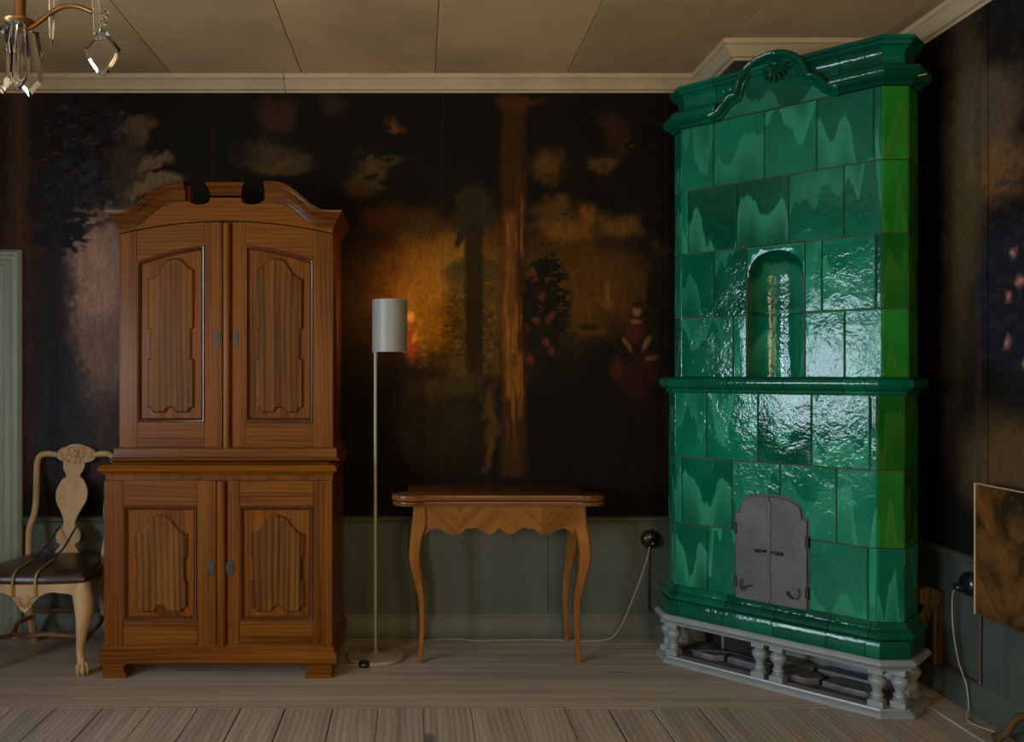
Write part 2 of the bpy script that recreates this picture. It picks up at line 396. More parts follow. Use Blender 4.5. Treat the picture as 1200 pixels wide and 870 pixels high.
def paint_back(A, Z):
    x = 490+A*245; y = 440-(Z-1.25)*245
    p = Paint(x, y, (13, 9, 6))
    p.lay(fbm(x/60, y/45, 5), (22, 15, 9), .5)
    # left landscape: hazy ground, sky; light falling there is painted in too
    p.blob(90, 400, 130, 170, (92, 72, 66), .95, .6)
    p.blob(115, 310, 50, 75, (118, 92, 82), .9, .5)
    p.blob(110, 520, 110, 70, (46, 38, 40), .8, .6)
    p.rect(-400, 60, 100, 640, (38, 26, 22), .8, 12)
    p.blob(62, 400, 34, 150, (30, 28, 32), .9, .45)
    p.blob(75, 500, 42, 90, (34, 35, 44), .8, .5)
    p.blob(160, 150, 24, 22, (62, 47, 35), .9, .4); p.blob(150, 200, 30, 40, (44, 34, 26), .9)
    p.blob(178, 190, 30, 12, (80, 62, 44), .9, .4, rot=-.4); p.blob(185, 216, 38, 13, (84, 66, 46), .9, .4, rot=-.25); p.blob(150, 245, 34, 18, (66, 52, 42), .9, .5)
    p.blob(310, 182, 45, 24, (52, 38, 22), .9, .45); p.blob(335, 195, 30, 14, (62, 46, 26), .7); p.blob(325, 132, 28, 26, (46, 26, 16), .8); p.blob(395, 128, 18, 18, (40, 26, 16), .7)
    p.blob(250, 160, 60, 50, (15, 13, 11), .8, .5)
    # fruiting tree on the left
    p.leaves(85, 150, 62, 46, (22, 20, 22), 1, 10, .38, 71); p.leaves(80, 225, 62, 48, (24, 24, 30), 1, 10, .38, 72); p.leaves(70, 275, 34, 28, (22, 22, 28), 1, 9, .42, 73)
    p.leaves(90, 190, 55, 70, (40, 41, 48), .45, 9, .60, 74); p.leaves(85, 180, 60, 75, (70, 32, 26), .7, 11, .68, 75)
    p.rect(58, 72, 270, 560, (26, 26, 32), .8, 4)
    p.rect(10, 34, 100, 300, (52, 34, 26), .85, 5); p.rect(20, 25, 100, 640, (66, 44, 32), .5, 3)
    # middle: evening sky between dark trees, with some lamp glow painted in
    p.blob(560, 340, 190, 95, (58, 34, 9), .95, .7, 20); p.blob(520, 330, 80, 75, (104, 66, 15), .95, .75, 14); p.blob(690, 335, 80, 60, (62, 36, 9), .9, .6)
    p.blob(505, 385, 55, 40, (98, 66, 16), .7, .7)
    for cx, cy, rx, ry, cc in ((435,200,22,28,(58,40,20)),(420,215,22,16,(50,34,16)),(470,190,30,8,(48,34,18)),(455,150,16,10,(70,38,16)),(480,262,44,20,(46,30,12)),(445,255,30,22,(50,28,12)),
                               (665,270,40,19,(82,50,14)),(690,250,18,15,(92,52,15)),(650,245,26,18,(64,40,14)),(728,262,28,19,(76,50,17)),(640,195,24,24,(68,43,14)),(705,190,26,16,(66,44,18)),(720,150,22,26,(40,22,12)),(735,170,12,14,(46,30,14)),(775,290,16,14,(40,26,10))):
        p.blob(cx, cy, rx, ry, cc, .9, .7, 14, 3)
    p.leaves(490, 165, 90, 60, (13, 10, 7), .9, 14, .42, 80); p.leaves(530, 210, 50, 40, (15, 11, 7), 1, 10, .40, 81); p.leaves(690, 220, 70, 45, (14, 10, 6), .35, 12, .56, 82); p.leaves(770, 200, 40, 90, (12, 9, 6), .9, 12, .42, 83)
    # clipped arbour hedge, round crown, slender tree
    p.blob(555, 318, 36, 18, (40, 34, 12), .9, .3, 3, 2); p.rect(523, 588, 316, 442, (56, 40, 12), .85, 5, 3, 3)
    p.leaves(555, 380, 40, 70, (84, 64, 18), .6, 4, .60, 84); p.leaves(555, 380, 40, 70, (22, 18, 6), .5, 6, .60, 85); p.leaves(500, 390, 34, 40, (118, 80, 20), .5, 6, .58, 89)
    p.blob(555, 240, 22, 26, (34, 25, 12), 1, .35, 6, 5); p.rect(530, 582, 252, 268, (34, 25, 11), .9, 6)
    p.rect(545, 566, 265, 470, (28, 20, 8), .95, 3, 1, 2); p.blob(556, 520, 24, 70, (22, 15, 7), .9, .5, 4); p.blob(540, 278, 5, 16, (28, 20, 8), .9, .4, 2, 2, .4)
    # dark ground with reflections
    p.blob(420, 540, 150, 95, (13, 9, 6), .9, .6); p.blob(680, 530, 130, 85, (14, 9, 6), .95, .6); p.rect(-500, 900, 575, 700, (13, 9, 6), .85, 22)
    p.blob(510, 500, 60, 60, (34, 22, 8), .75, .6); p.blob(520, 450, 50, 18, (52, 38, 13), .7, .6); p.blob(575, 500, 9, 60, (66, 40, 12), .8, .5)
    # tall column trunk
    p.rect(587, 616, 112, 560, (44, 24, 9), .95, 5, 3, 2); p.rect(590, 604, 250, 470, (88, 50, 15), .7, 6, 5, 3); p.rect(609, 617, 112, 560, (34, 18, 7), .7, 3, 2, 2)
    p.lay(sstep(.45, .75, fbm(x/3.2, y/40, 86, 3))*sstep(585, 592, x)*(1-sstep(610, 617, x))*sstep(180, 260, y)*(1-sstep(440, 560, y)), (124, 70, 20), .7); p.blob(604, 122, 34, 14, (54, 28, 12), .8, .5)
    # rose bush
    p.leaves(640, 355, 28, 62, (17, 13, 8), 1, 8, .32, 87); p.blob(640, 400, 26, 40, (18, 13, 8), .9, .4)
    for a, b in ((637,348),(643,372),(627,375),(640,402),(622,420),(628,325),(648,412)): p.blob(a, b, 5, 7, (84, 32, 14), .75, .6, 3, 4)
    # fountain, spire, figures
    p.blob(690, 386, 22, 9, (60, 40, 12), .8, .4, 2, 2); p.blob(690, 383, 15, 5, (28, 18, 7), .9, .4, 1, 1); p.rect(688, 692, 352, 382, (70, 46, 14), .6, 2, 1, 1)
    p.blob(712, 345, 4, 20, (84, 54, 18), .8, .5, 1, 1); p.rect(704, 720, 352, 362, (70, 44, 15), .7, 2, 1, 1)
    p.leaves(772, 380, 18, 70, (13, 10, 6), 1, 9, .36, 88)
    p.blob(742, 388, 13, 18, (50, 18, 12), .95, .5, 3, 2); p.blob(748, 440, 27, 34, (31, 13, 9), .95, .45, 5, 3); p.blob(722, 432, 9, 16, (62, 22, 13), .6, .5, 2, 2)
    p.blob(746, 364, 5.5, 8, (96, 62, 34), .95, .35, .5, .5); p.blob(747, 358, 7, 5, (26, 16, 9), .9, .4, .5, .5); p.blob(745, 377, 9, 3, (86, 56, 32), .85, .5, .5, .5)
    p.blob(734, 404, 3, 12, (98, 60, 34), .8, .5, 1, 1, -.6); p.blob(757, 402, 4, 12, (90, 58, 32), .8, .5, 1, 1, .5); p.blob(762, 420, 10, 4, (88, 60, 36), .6, .5, 2, 2)
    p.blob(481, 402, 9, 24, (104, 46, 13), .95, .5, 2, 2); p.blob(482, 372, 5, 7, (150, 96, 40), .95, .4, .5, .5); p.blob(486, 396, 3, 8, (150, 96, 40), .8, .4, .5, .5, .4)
    # canvas seams and fine vertical wear
    for sx in (519, 250, 780, -40): p.lay(np.exp(-((x-sx)/1.2)**2), (44, 30, 16), .35)
    p.c *= (.86+.28*fbm(x/4, y/14, 91, 3))[..., None]
    return lin(p.c)*PG
def paint_right(A, Z):
    # A = y along the wall; x grows towards the room's front
    x = (3.6-A)*245; y = 440-(Z-1.25)*245
    p = Paint(x, y, (13, 10, 7))
    p.lay(fbm(x/50, y/60, 6), (22, 15, 9), .6)
    p.blob(92, 250, 38, 190, (60, 46, 27), .95, .7, 12); p.blob(128, 215, 50, 70, (70, 54, 38), .9, .6); p.blob(140, 260, 44, 30, (88, 58, 30), .8, .6); p.blob(150, 520, 85, 55, (66, 48, 27), .95, .6)
    p.blob(70, 430, 22, 90, (40, 28, 15), .7, .6)
    p.leaves(165, 120, 50, 55, (20, 17, 15), 1, 14, .33, 60); p.blob(175, 110, 48, 45, (20, 17, 16), .95, .4, 14, 10)
    p.blob(160, 375, 52, 92, (20, 20, 23), 1, .35, 16, 8); p.leaves(150, 350, 55, 100, (30, 30, 34), .6, 10, .56, 61)
    p.rect(108, 116, 180, 560, (42, 38, 36), .4, 3)
    for a, b in ((158,338),(166,360),(152,372),(150,412),(180,385),(190,345),(172,430)):
        p.blob(a, b, 5.5, 7, (112, 62, 60), .8, .5, 3, 5); p.blob(a-1, b, 2.5, 3, (140, 100, 84), .7, .5, 2, 3)
    for k in range(8): p.blob(230+k*85, 300+60*math.sin(k*2.1), 60, 80, (40, 30, 20), .5, .6)
    return lin(p.c)*PG
def paint_plain(A, Z):
    x = A*245; y = Z*245; p = Paint(x, y, (20, 15, 10)); p.lay(fbm(x/60, y/50, 15), (58, 42, 28), .7); return lin(p.c)*PG

# ------------------------------------------------------------------ room shell
DZ = .56                                                    # dado rail height
floor = struct(MB().box(XL, XR, YF, YB, -.12, -.03).build('floor', M['under']))
x = XL+.02; k = 0; rb = random.Random(3)
while x < XR-.01:                                           # planks running away from the photographer
    x1 = min(x+.172+rb.uniform(-.012, .012), XR)
    g = rb.choice((.0012, .0015, .002, .004))
    dz = rb.uniform(-.002, .001)
    MB().box(x+g, x1-g*.3, YF, 3.205, -.03, dz).build('floorboard', M['board_y'], floor, bevel=.0025)
    x = x1
for y0, y1 in ((3.207, 3.60), (3.60, YB)):  # cross boards along the back wall
    MB().box(XL, XR, y0, y1-.0005, -.03, -.0005).build('floorboard', M['board_x'], floor)
ceil = struct(MB().box(XL-.15, XR+.15, YF-.15, YB+.15, ZC+.012, ZC+.1).build('ceiling', M['ceiling']))
cs = [XL, -2.405, -1.785, -1.165, -.547, .08, .70, 1.32, 1.94, XR]
for a, b in zip(cs[:-1], cs[1:]): MB().box(a+.0018, b-.0018, YF, YB, ZC, ZC+.011).build('ceiling_panel', M['ceiling'], ceil, bevel=.0012, seg=1)
wb = struct(MB().box(XL-.15, XR+.15, YB, YB+.15, -.12, ZC+.012).build('wall_back', M['plaster']))
wr = struct(MB().box(XR, XR+.15, YF, YB, -.12, ZC+.012).build('wall_right', M['plaster']))
BX, BY = 1.36, 3.66                                         # chimney breast in the corner
wc = struct(MB().box(BX, XR-.001, BY, YB-.001, 0, ZC-.001).build('wall_chimney_breast', M['plaster']))
wl = MB(); ya = YF
for w in (WIN_FILL, WIN_L):
    wl.box(XL-.15, XL, ya, w[0], -.12, ZC+.01).box(XL-.15, XL, w[0], w[1], -.12, w[2]).box(XL-.15, XL, w[0], w[1], w[3], ZC+.01); ya = w[1]
wl.box(XL-.15, XL, ya, YB, -.12, ZC+.01)
wl = struct(wl.build('wall_left', M['plaster']))
wf = MB(); xa = XL-.15
for w in WIN_F:
    wf.box(xa, w[0], YF-.15, YF, -.12, ZC+.01).box(w[0], w[1], YF-.15, YF, -.12, w[2]).box(w[0], w[1], YF-.15, YF, w[3], ZC+.01); xa = w[1]
wf.box(xa, XR+.15, YF-.15, YF, -.12, ZC+.01)
wf = struct(wf.build('wall_front', M['plaster']))
def window(n, a0, a1, z0, z1, plane, axis):
    def bx(mb, a, b, p, q, c, d):
        return mb.box(a, b, plane+p, plane+q, c, d) if axis == 'x' else mb.box(plane+p, plane+q, a, b, c, d)
    f = MB(); t = .05
    bx(f, a0, a1, -.10, -.03, z0, z0+t); bx(f, a0, a1, -.10, -.03, z1-t, z1); bx(f, a0, a0+t, -.10, -.03, z0+t, z1-t); bx(f, a1-t, a1, -.10, -.03, z0+t, z1-t)
    root = struct(f.build('window_%d' % n, M['white_paint']))
    m = MB(); mid = (a0+a1)/2
    bx(m, mid-.03, mid+.03, -.09, -.04, z0+t, z1-t)
    for k in (1, 2):
        z = z0+(z1-z0)*k/3; bx(m, a0+t, mid-.03, -.08, -.05, z-.012, z+.012); bx(m, mid+.03, a1-t, -.08, -.05, z-.012, z+.012)
    m.build('muntin', M['white_paint'], root)
    g = MB(); bx(g, a0+t, a1-t, -.068, -.064, z0+t, z1-t); g.build('pane', M['pane'], root)
    s = MB(); bx(s, a0-.05, a1+.05, -.03, .06, z0-.03, z0-.001); s.build('window_sill', M['white_paint'], root)
# left wall faces +x, front wall faces +y: the recess lies at negative offsets in both
window(1, WIN_L[0], WIN_L[1], WIN_L[2], WIN_L[3], XL, 'y'); window(4, *WIN_FILL, XL, 'y')  # the second one frames the added fill light
for i, w in enumerate(WIN_F): window(2+i, w[0], w[1], w[2], w[3], YF, 'x')
# painted canvases
ZT = ZC-.055
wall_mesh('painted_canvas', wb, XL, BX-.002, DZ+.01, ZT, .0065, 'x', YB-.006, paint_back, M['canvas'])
for a, b in ((3.092, BY), (1.9, 3.088)): wall_mesh('painted_canvas', wr, a, b, DZ+.01, ZT, .0065 if a > 3 else .009, 'y', XR-.006, paint_right, M['canvas'])
wall_mesh('painted_canvas', wr, YF, 1.896, DZ+.01, ZT, .05, 'y', XR-.006, paint_plain, M['canvas'])
# dado, rails, baseboards
def dado(name, parent, seams, axis, plane, sgn):
    for a, b in zip(seams[:-1], seams[1:]):
        m = MB()
        if axis == 'x': m.box(a+.001, b-.001, min(plane, plane+sgn*.012), max(plane, plane+sgn*.012), .10, DZ-.02)
        else: m.box(min(plane, plane+sgn*.012), max(plane, plane+sgn*.012), a+.001, b-.001, .10, DZ-.02)
        m.build(name, M['dado'], parent, bevel=.002)
dado('dado_panel', wb, (-1.86, -.62, .62, BX-.002), 'x', YB, -1)
dado('dado_panel', wr, (YF, 0, 1.6, 3.0, BY-.002), 'y', XR, -1)
dado('dado_panel', wl, (YF, .5, 1.8, YB), 'y', XL, 1)
def vsweep(name, path, side, prof, mat, parent=None):
    st = list(zip(path, mitre(path, side))); return sweep(st, prof).build(name, mat, parent, smooth=40)
RAIL = [(0, DZ-.025), (.016, DZ-.022), (.018, DZ-.008), (.028, DZ-.002), (.030, DZ+.010), (.022, DZ+.016), (0, DZ+.018)]
BB = [(0, 0), (.028, 0), (.028, .055), (.024, .062), (.024, .085), (.016, .098), (.012, .112), (0, .115)]
for i, (path, side) in enumerate((([(-1.88, YB), (BX, YB)], -1), ([(XR, BY), (XR, YF)], -1), ([(XL, YF), (XL, YB)], -1))):
    n = ('back', 'right', 'left')[i]
    struct(vsweep('trim_dado_rail_'+n, path, side, RAIL, M['dado']))
    struct(vsweep('baseboard_'+n, path, side, BB, M['dado']))
CO = [(0, ZC-.072), (.010, ZC-.072), (.014, ZC-.064), (.028, ZC-.060), (.036, ZC-.046), (.054, ZC-.030), (.060, ZC-.022), (.070, ZC-.019), (.074, ZC-.010), (.074, ZC-.0005), (0, ZC-.0005)]
cpath = [(XL, YF), (XL, YB), (BX, YB), (BX, BY), (XR, BY), (XR, YF)]
cm = mitre(cpath, -1)
for k in range(len(cpath)-1):
    st = [(cpath[k], cm[k]), (cpath[k+1], cm[k+1])]
    segs = [st]
    if k == 1:
        j = (-.632, YB); nrm = Vector((0, -1)); segs = [[st[0], ((j[0]-.0015, YB), nrm)], [((j[0]+.0015, YB), nrm*.97), st[1]]]
    for sg in segs: struct(sweep(sg, CO).build('trim_cornice_'+('left', 'back', 'breast_side', 'breast_front', 'right')[k], M['cornice'], smooth=40))
# door at the far left of the back wall
dr = struct(MB().box(-2.80, -2.05, YB-.03, YB-.001, .0, 1.70).build('door_1', M['casing'], bevel=.004))
for z0, z1 in ((.15, .75), (.88, 1.58)): MB().box(-2.66, -2.19, YB-.042, YB-.03, z0, z1).build('door_panel', M['casing'], dr, bevel=.008)
DT = 1.846
CP = [(-.002, 0), (-.002, .020), (.012, .036), (.024, .036), (.030, .026), (.042, .024), (.048, .032), (.070, .040), (.078, .030), (.100, .026), (.125, .030), (.140, .020), (.150, 0)]   # inward from the outer edge, projection
def casing(prof, path):
    # path in (x,z) outer edge; inward vector = left of travel
    mv = mitre(path, 1); mb = MB()
    return mb.rings([[(p[0]+o[0]*a, YB-.001-h, p[1]+o[1]*a) for a, h in prof] for p, o in zip(path, mv)])
casing(CP, [(-1.888, 0), (-1.888, DT), (-2.886, DT), (-2.886, 0)]).build('door_casing', M['casing'], dr, smooth=35)

# ------------------------------------------------------------------ green tile stove
SM = (1.3805, 3.4095)
stove = thing('tile_stove', 'tall green glazed tile stove with iron doors and arched crown in the room corner', 'stove', (SM[0], SM[1], 0), -PI/4)
BASE['tile_stove'] = (0, 0, 0)                              # built in local u,v,z
def spart(mb, name, mat, parent=None, **k): return mb.build(name, mat, parent or stove, local=True, **k)
def plan(v, hw=.406, c=.07, vb=.285): return [(-hw-c, vb), (-hw-c, v+c), (-hw, v), (hw, v), (hw+c, v+c), (hw+c, vb)]
def u_at(x, v):
    r = (x-CX)/F; return (r*(SM[1]+.7071*v)-SM[0]-.7071*v)/(.7071*(1+r))
VL, VU = .04, .095
R2 = .70710678
def loc2(X, Y): dx, dy = X-SM[0], Y-SM[1]; return ((dx-dy)*R2, (dx+dy)*R2)
def corepoly(v, e=.008):
    # body outline, cut back round the chimney breast
    P = plan(v+e, .406-e*.2, .07, .285)
    br = loc2(BX-.006, YB-.11); 
    a, b = P[0], P[-1]
    A = (a[0]+e, a[1]); B = (b[0]-e, b[1])
    wa = (SM[0]+(A[0]+A[1])*R2, SM[1]+(A[1]-A[0])*R2); wb_ = (SM[0]+(B[0]+B[1])*R2, SM[1]+(B[1]-B[0])*R2)
    poly = [A]+[(q[0]*(1-e/.476), q[1]) for q in P[1:-1]]+[B, loc2(wb_[0], BY-.006), loc2(BX-.006, BY-.006), loc2(BX-.006, wa[1])]
    return poly
spart(MB().prism(corepoly(VL), .335, 1.18, 'z'), 'masonry_core', M['grout'])
UP = corepoly(VU)
# upper core leaves room for the niche: three blocks around it
NU0, NU1 = u_at(876, VU), u_at(942, VU)
def tile(poly2, z0, z1, name='glazed_tile', thick=.012, bulge=.0010, seed=None, parent=None, nx=6, nz=6, mat='tile', wob=.00035):
    # poly2: two plan points (left,right seen from the front); outward normal to the right-hand side of travel
    a, b = Vector(poly2[0]), Vector(poly2[1]); d = (b-a); L = d.length; d.normalize(); nrm = Vector((d.y, -d.x))
    g = .0016; rr = .0035; mb = MB(); r = random.Random(seed if seed is not None else int((a.x+7)*9173+z0*7919+b.y*331))
    def ring(ins, out):
        pts = []
        us = [ins]+[ins+(L-2*ins)*i/nx for i in range(1, nx)]+[L-ins]; zs = [z0+ins]+[z0+ins+(z1-z0-2*ins)*i/nz for i in range(1, nz)]+[z1-ins]
        for s, z in [(u, zs[0]) for u in us]+[(us[-1], z) for z in zs[1:]]+[(u, zs[-1]) for u in us[-2::-1]]+[(us[0], z) for z in zs[-2:0:-1]]:
            q = a+d*s+nrm*out; pts.append((q.x, q.y, z))
        return pts
    rs = [ring(g, -thick), ring(g, -.003), ring(g+.0015, -.0008), ring(g+rr, 0)]
    mb.rings(rs, cap=False); nb = len(rs[0]); start = 3*nb
    idx = {}
    i0 = g+rr
    order = [(i, 0) for i in range(nx+1)]+[(nx, j) for j in range(1, nz+1)]+[(i, nz) for i in range(nx-1, -1, -1)]+[(0, j) for j in range(nz-1, 0, -1)]
    for k, ij in enumerate(order): idx[ij] = start+k
    for j in range(1, nz):
        for i in range(1, nx):
            s = i0+(L-2*i0)*i/nx; z = z0+i0+(z1-z0-2*i0)*j/nz
            w = bulge*math.sin(PI*i/nx)**.6*math.sin(PI*j/nz)**.6+r.uniform(-wob, wob)
            q = a+d*s+nrm*w; idx[(i, j)] = len(mb.v); mb.v.append((q.x, q.y, z))
    for j in range(nz):
        for i in range(nx): mb.f.append((idx[(i,j)], idx[(i+1,j)], idx[(i+1,j+1)], idx[(i,j+1)]))
    uv = lambda co: ((Vector((co.x, co.y))-a).dot(d)/L, (co.z-z0)/(z1-z0))
    return spart(mb, name, M[mat], parent, smooth=18, uv=uv)
ZR = {'a': (.335, .609), 'b': (.609, .897), 'c': (.897, 1.178), 'd': (1.238, 1.50), 'e': (1.50, 1.782), 'f': (1.782, 2.058), 'g': (2.058, 2.335)}
PXR = {'a': (791, 829, 863, None, 947, 1017, 1029), 'b': (791, 799, 857.6, 913.7, 980, 1029), 'c': (791, 828, 888, 951, 1019, 1029),
       'd': (799, 859, 875, None, 943, 989.7, 1035), 'e': (799, 836.7, 875, None, 943, 963, 1026, 1035), 'f': (799, 806.6, 863, 924, 988.7, 1035), 'g': (799, 836, 895.6, 957, 1024, 1035)}
DU0, DU1 = u_at(863.5, VL), u_at(947, VL)
for row, xs in PXR.items():
    v = VL if row in 'abc' else VU; z0, z1 = ZR[row]
    us = [None if q is None else u_at(q, v) for q in xs]; us[0] = -.406; us[-1] = .406
    for p, q in zip(us[:-1], us[1:]):
        if p is None or q is None: continue
        tile([(p, v), (q, v)], z0, z1)
    P = plan(v)
    tile([P[1], P[2]], z0, z1, nx=3); tile([P[3], P[4]], z0, z1, nx=3, mat='tile' if row == 'a' else 'tile_leaf')
    tile([P[0], P[1]], z0, z1, nx=4); tile([P[4], P[5]], z0, z1, nx=4, mat='tile' if row == 'a' else 'tile_leaf')
# tiles with cut-outs: above the door (row b) the iron door simply overlaps; niche surround
def arch(u0, u1, zb, zs, zt, n=14, lip=.0):
    c = (u0+u1)/2; h = (u1-u0)/2
    return [(u0, zb), (u1, zb), (u1, zs)]+[(c+h*math.cos(PI*i/n)*(1-lip), zs+(zt-zs)*math.sin(PI*i/n)) for i in range(0 if lip else 1, n+(1 if lip else 0))]+[(u0, zs)]
nz0, nzs, nzt = 1.246, 1.655, 1.758
# spandrel piece around niche head
na, nb_ = u_at(875, VU)+.001, u_at(943, VU)-.001
c = (NU0+NU1)/2; h = (NU1-NU0)/2-.004
sp = [(na, 1.781), (na, nzs)]+[(c-h*math.cos(PI*i/18), nzs+(nzt-nzs)*math.sin(PI*i/18)**.8) for i in range(19)]+[(nb_, nzs), (nb_, 1.781)]
spart(MB().prism(sp, VU, VU+.03), 'niche_spandrel', M['tile'], bevel=.003, smooth=40, uv=lambda co: ((co.x-na)/(nb_-na), (co.z-1.5)/.28))
# niche: curved hollow lined with two courses of tile
ND = .125
def niche(z0, z1, dome):
    rs = []; n = 18; nz = 8
    for j in range(nz+1):
        z = z0+(z1-z0)*j/nz; ring = []
        for i in range(n+1):
            a = PI*i/n; k = 1.0
            if dome and z > nzs: k = math.sqrt(max(0.02, 1-((z-nzs)/(nzt+.012-nzs))**2))
            k2 = max(k, .12)
            ring.append((c-(h+.003)*math.cos(a)*k2, VU+.004+ND*math.sin(a)**.75*(k2 if dome else 1), z))
        rs.append(ring)
    return MB().rings(rs, cap=False, closed=False)
nuv = lambda co: ((co.x-NU0)/(NU1-NU0), (co.z-1.24)/.27 % 1)
spart(niche(nz0-.004, 1.4985, False), 'niche_tile', M['tile'], smooth=60, uv=nuv); spart(niche(1.5005, nzt+.010, True), 'niche_tile', M['tile'], smooth=60, uv=nuv)
spart(MB().prism([(c-(h+.004)*math.cos(PI*i/14), VU+.004+ND*math.sin(PI*i/14)**.75) for i in range(15)], 1.236, 1.243, 'z'), 'niche_sill', M['moulded'])
for p, q in ((NU0, -1), (NU1, 1)): spart(MB().box(min(p, p+q*.004), max(p, p+q*.004), VU-.0005, VU+.02, nz0, nzs), 'niche_edge', M['grout'])
# upper core split round the niche
lft = [pt for pt in UP]
ucore = MB()
zsplit = ((1.18, 1.236, False), (1.236, 1.79, True), (1.79, 2.34, False))
for z0, z1, cut in zsplit:
    poly = UP
    if cut:
        # notch the front edge between the niche jambs
        f = VU+.008; poly = [UP[0], UP[1], UP[2], (c-h-.006, f)]+[(c-(h+.006)*math.cos(PI*i/12), f+(ND+.012)*math.sin(PI*i/12)**.75) for i in range(1, 12)]+[(c+h+.006, f)]+UP[3:]
    ucore.prism(poly, z0, z1, 'z')
spart(ucore, 'masonry_core', M['grout'])
def course(name, v, prof, joints, mat='moulded', hw=.406, cc=.07, vb=.285, sides=True, skip=None):
    P = plan(v, hw, cc, vb); mv = mitre(P, -1); g = .0012
    segs = []
    for k in range(5):
        if not sides and k in (0, 4): continue
        if k == 2:
            us = [-hw]+list(joints)+[hw]
            for i, (a, b) in enumerate(zip(us[:-1], us[1:])):
                if skip and a >= skip[0]-1e-6 and b <= skip[1]+1e-6: continue
                s0 = (P[2], mv[2]) if i == 0 else ((a+g, v), Vector((0, -1))); s1 = (P[3], mv[3]) if i == len(us)-2 else ((b-g, v), Vector((0, -1)))
                segs.append([s0, s1])
        else: segs.append([(P[k], mv[k]), (P[k+1], mv[k+1])])
    for s in segs: spart(sweep(s, prof), name, M[mat], smooth=38)
def roll(z0, z1, out, n=9, back=.02):
    zc, r = (z0+z1)/2, (z1-z0)/2
    return [(-back, z0)]+[(out-r+r*math.cos(-PI/2+PI*i/n), zc+r*math.sin(-PI/2+PI*i/n)) for i in range(n+1)]+[(-back, z1)]
# plinth, base roll, waist belt
PJ = [u_at(q, 0) for q in (794, 847, 905.5, 968, 1014)]
course('plinth_tile', VL-.04, [(-.05, .213), (-.002, .213), (.0, .218), (.0, .270), (-.004, .276), (-.05, .276)], PJ, hw=.425, cc=.078)
course('base_roll', VL, [(-.01, .276), (.026, .276), (.034, .284), (.034, .298), (.026, .308), (.014, .312), (.010, .325), (.004, .338), (-.01, .340)], [u_at(q, .02) for q in (793, 851, 909, 972, 1019)])
course('waist_roll', VL, [(-.05, 1.174), (.006, 1.174), (.012, 1.182), (.010, 1.190), (.020, 1.194), (.034, 1.205), (.038, 1.218), (.034, 1.232), (.022, 1.240), (.0, 1.244), (-.05, 1.242)], [u_at(q, .02) for q in (855, 919, 988, 1014)])
# crown: roll and hollow, with the arch breaking through
JC = [-.228, .0, .228]
course('crown_roll', VU, [(-.02, 2.335), (.008, 2.335), (.016, 2.342), (.014, 2.350), (.030, 2.356), (.044, 2.368), (.048, 2.382), (.044, 2.396), (.032, 2.404), (.010, 2.408), (-.02, 2.408)], JC, skip=(-.23, .23))
HOL = [(-.06, 2.405), (.004, 2.405), (-.008, 2.416), (-.016, 2.436), (-.016, 2.456), (-.010, 2.474), (.002, 2.486), (.012, 2.490), (.012, 2.500), (.022, 2.505), (.022, 2.518), (-.06, 2.520)]
course('crown_hollow', VU, HOL, [-.25, -.0, .25])
tp = plan(VU+.05, .40, .07, .285)
spart(MB().prism(corepoly(VU, .05), 2.34, 2.512, 'z'), 'crown_top', M['moulded'])
apath = crom2([(-.262, 2.352), (-.228, 2.362), (-.198, 2.392), (-.176, 2.414), (-.150, 2.418), (-.146, 2.438), (-.128, 2.484), (-.088, 2.525), (-.035, 2.545), (.02, 2.547), (.072, 2.530), (.112, 2.493), (.132, 2.448), (.140, 2.426), (.166, 2.420), (.190, 2.398), (.222, 2.366), (.262, 2.352)], 4)
lower = [(-.262, 2.336), (.262, 2.336)]
VA = VU-.004
spart(MB().prism([(p[0], p[1]-.006) for p in apath]+[(.262, 2.337), (-.262, 2.337)], VA, VA+.06), 'arch_panel', M['tile'], uv=lambda co: ((co.x+.262)/.524, (co.z-2.33)/.22))
am = mitre(apath, 1); rs = []
for p, o in zip(apath, am):
    o = Vector(o); o = o*min(1, 1.3/o.length)
    ring = []
    for a, b in ((-.026, 0), (-.024, .010), (-.018, .014), (-.012, .012), (-.010, .022), (-.002, .034), (.008, .036), (.016, .028), (.018, .012), (.018, -.02), (-.026, -.02)):
        ring.append((p[0]+o[0]*a, VA-b, p[1]+o[1]*a))
    rs.append(ring)
spart(MB().rings(rs), 'arch_moulding', M['moulded'], smooth=45)
sh = MB()                                                   # shell on the keystone
for k in range(9):
    a = PI*(.06+.88*k/8)+PI; L = .040+.014*math.sin(PI*k/8)
    d = Vector((math.cos(a), 0, math.sin(a))); rot = Matrix.Rotation(-(a+PI/2), 3, 'Y')
    sh.ell((.012+d.x*L*.75, VA-.012, 2.510+d.z*L*.75), (.0085, .014, L*.62), 8, 6, rot)
sh.ell((.012, VA-.018, 2.512), (.022, .018, .016))
spart(sh, 'shell_ornament', M['moulded'], smooth=60)
spart(MB().tube([(.50, .155, 2.36), (.535, .165, 2.362)], .004), 'damper_pin', M['metal_grey'])
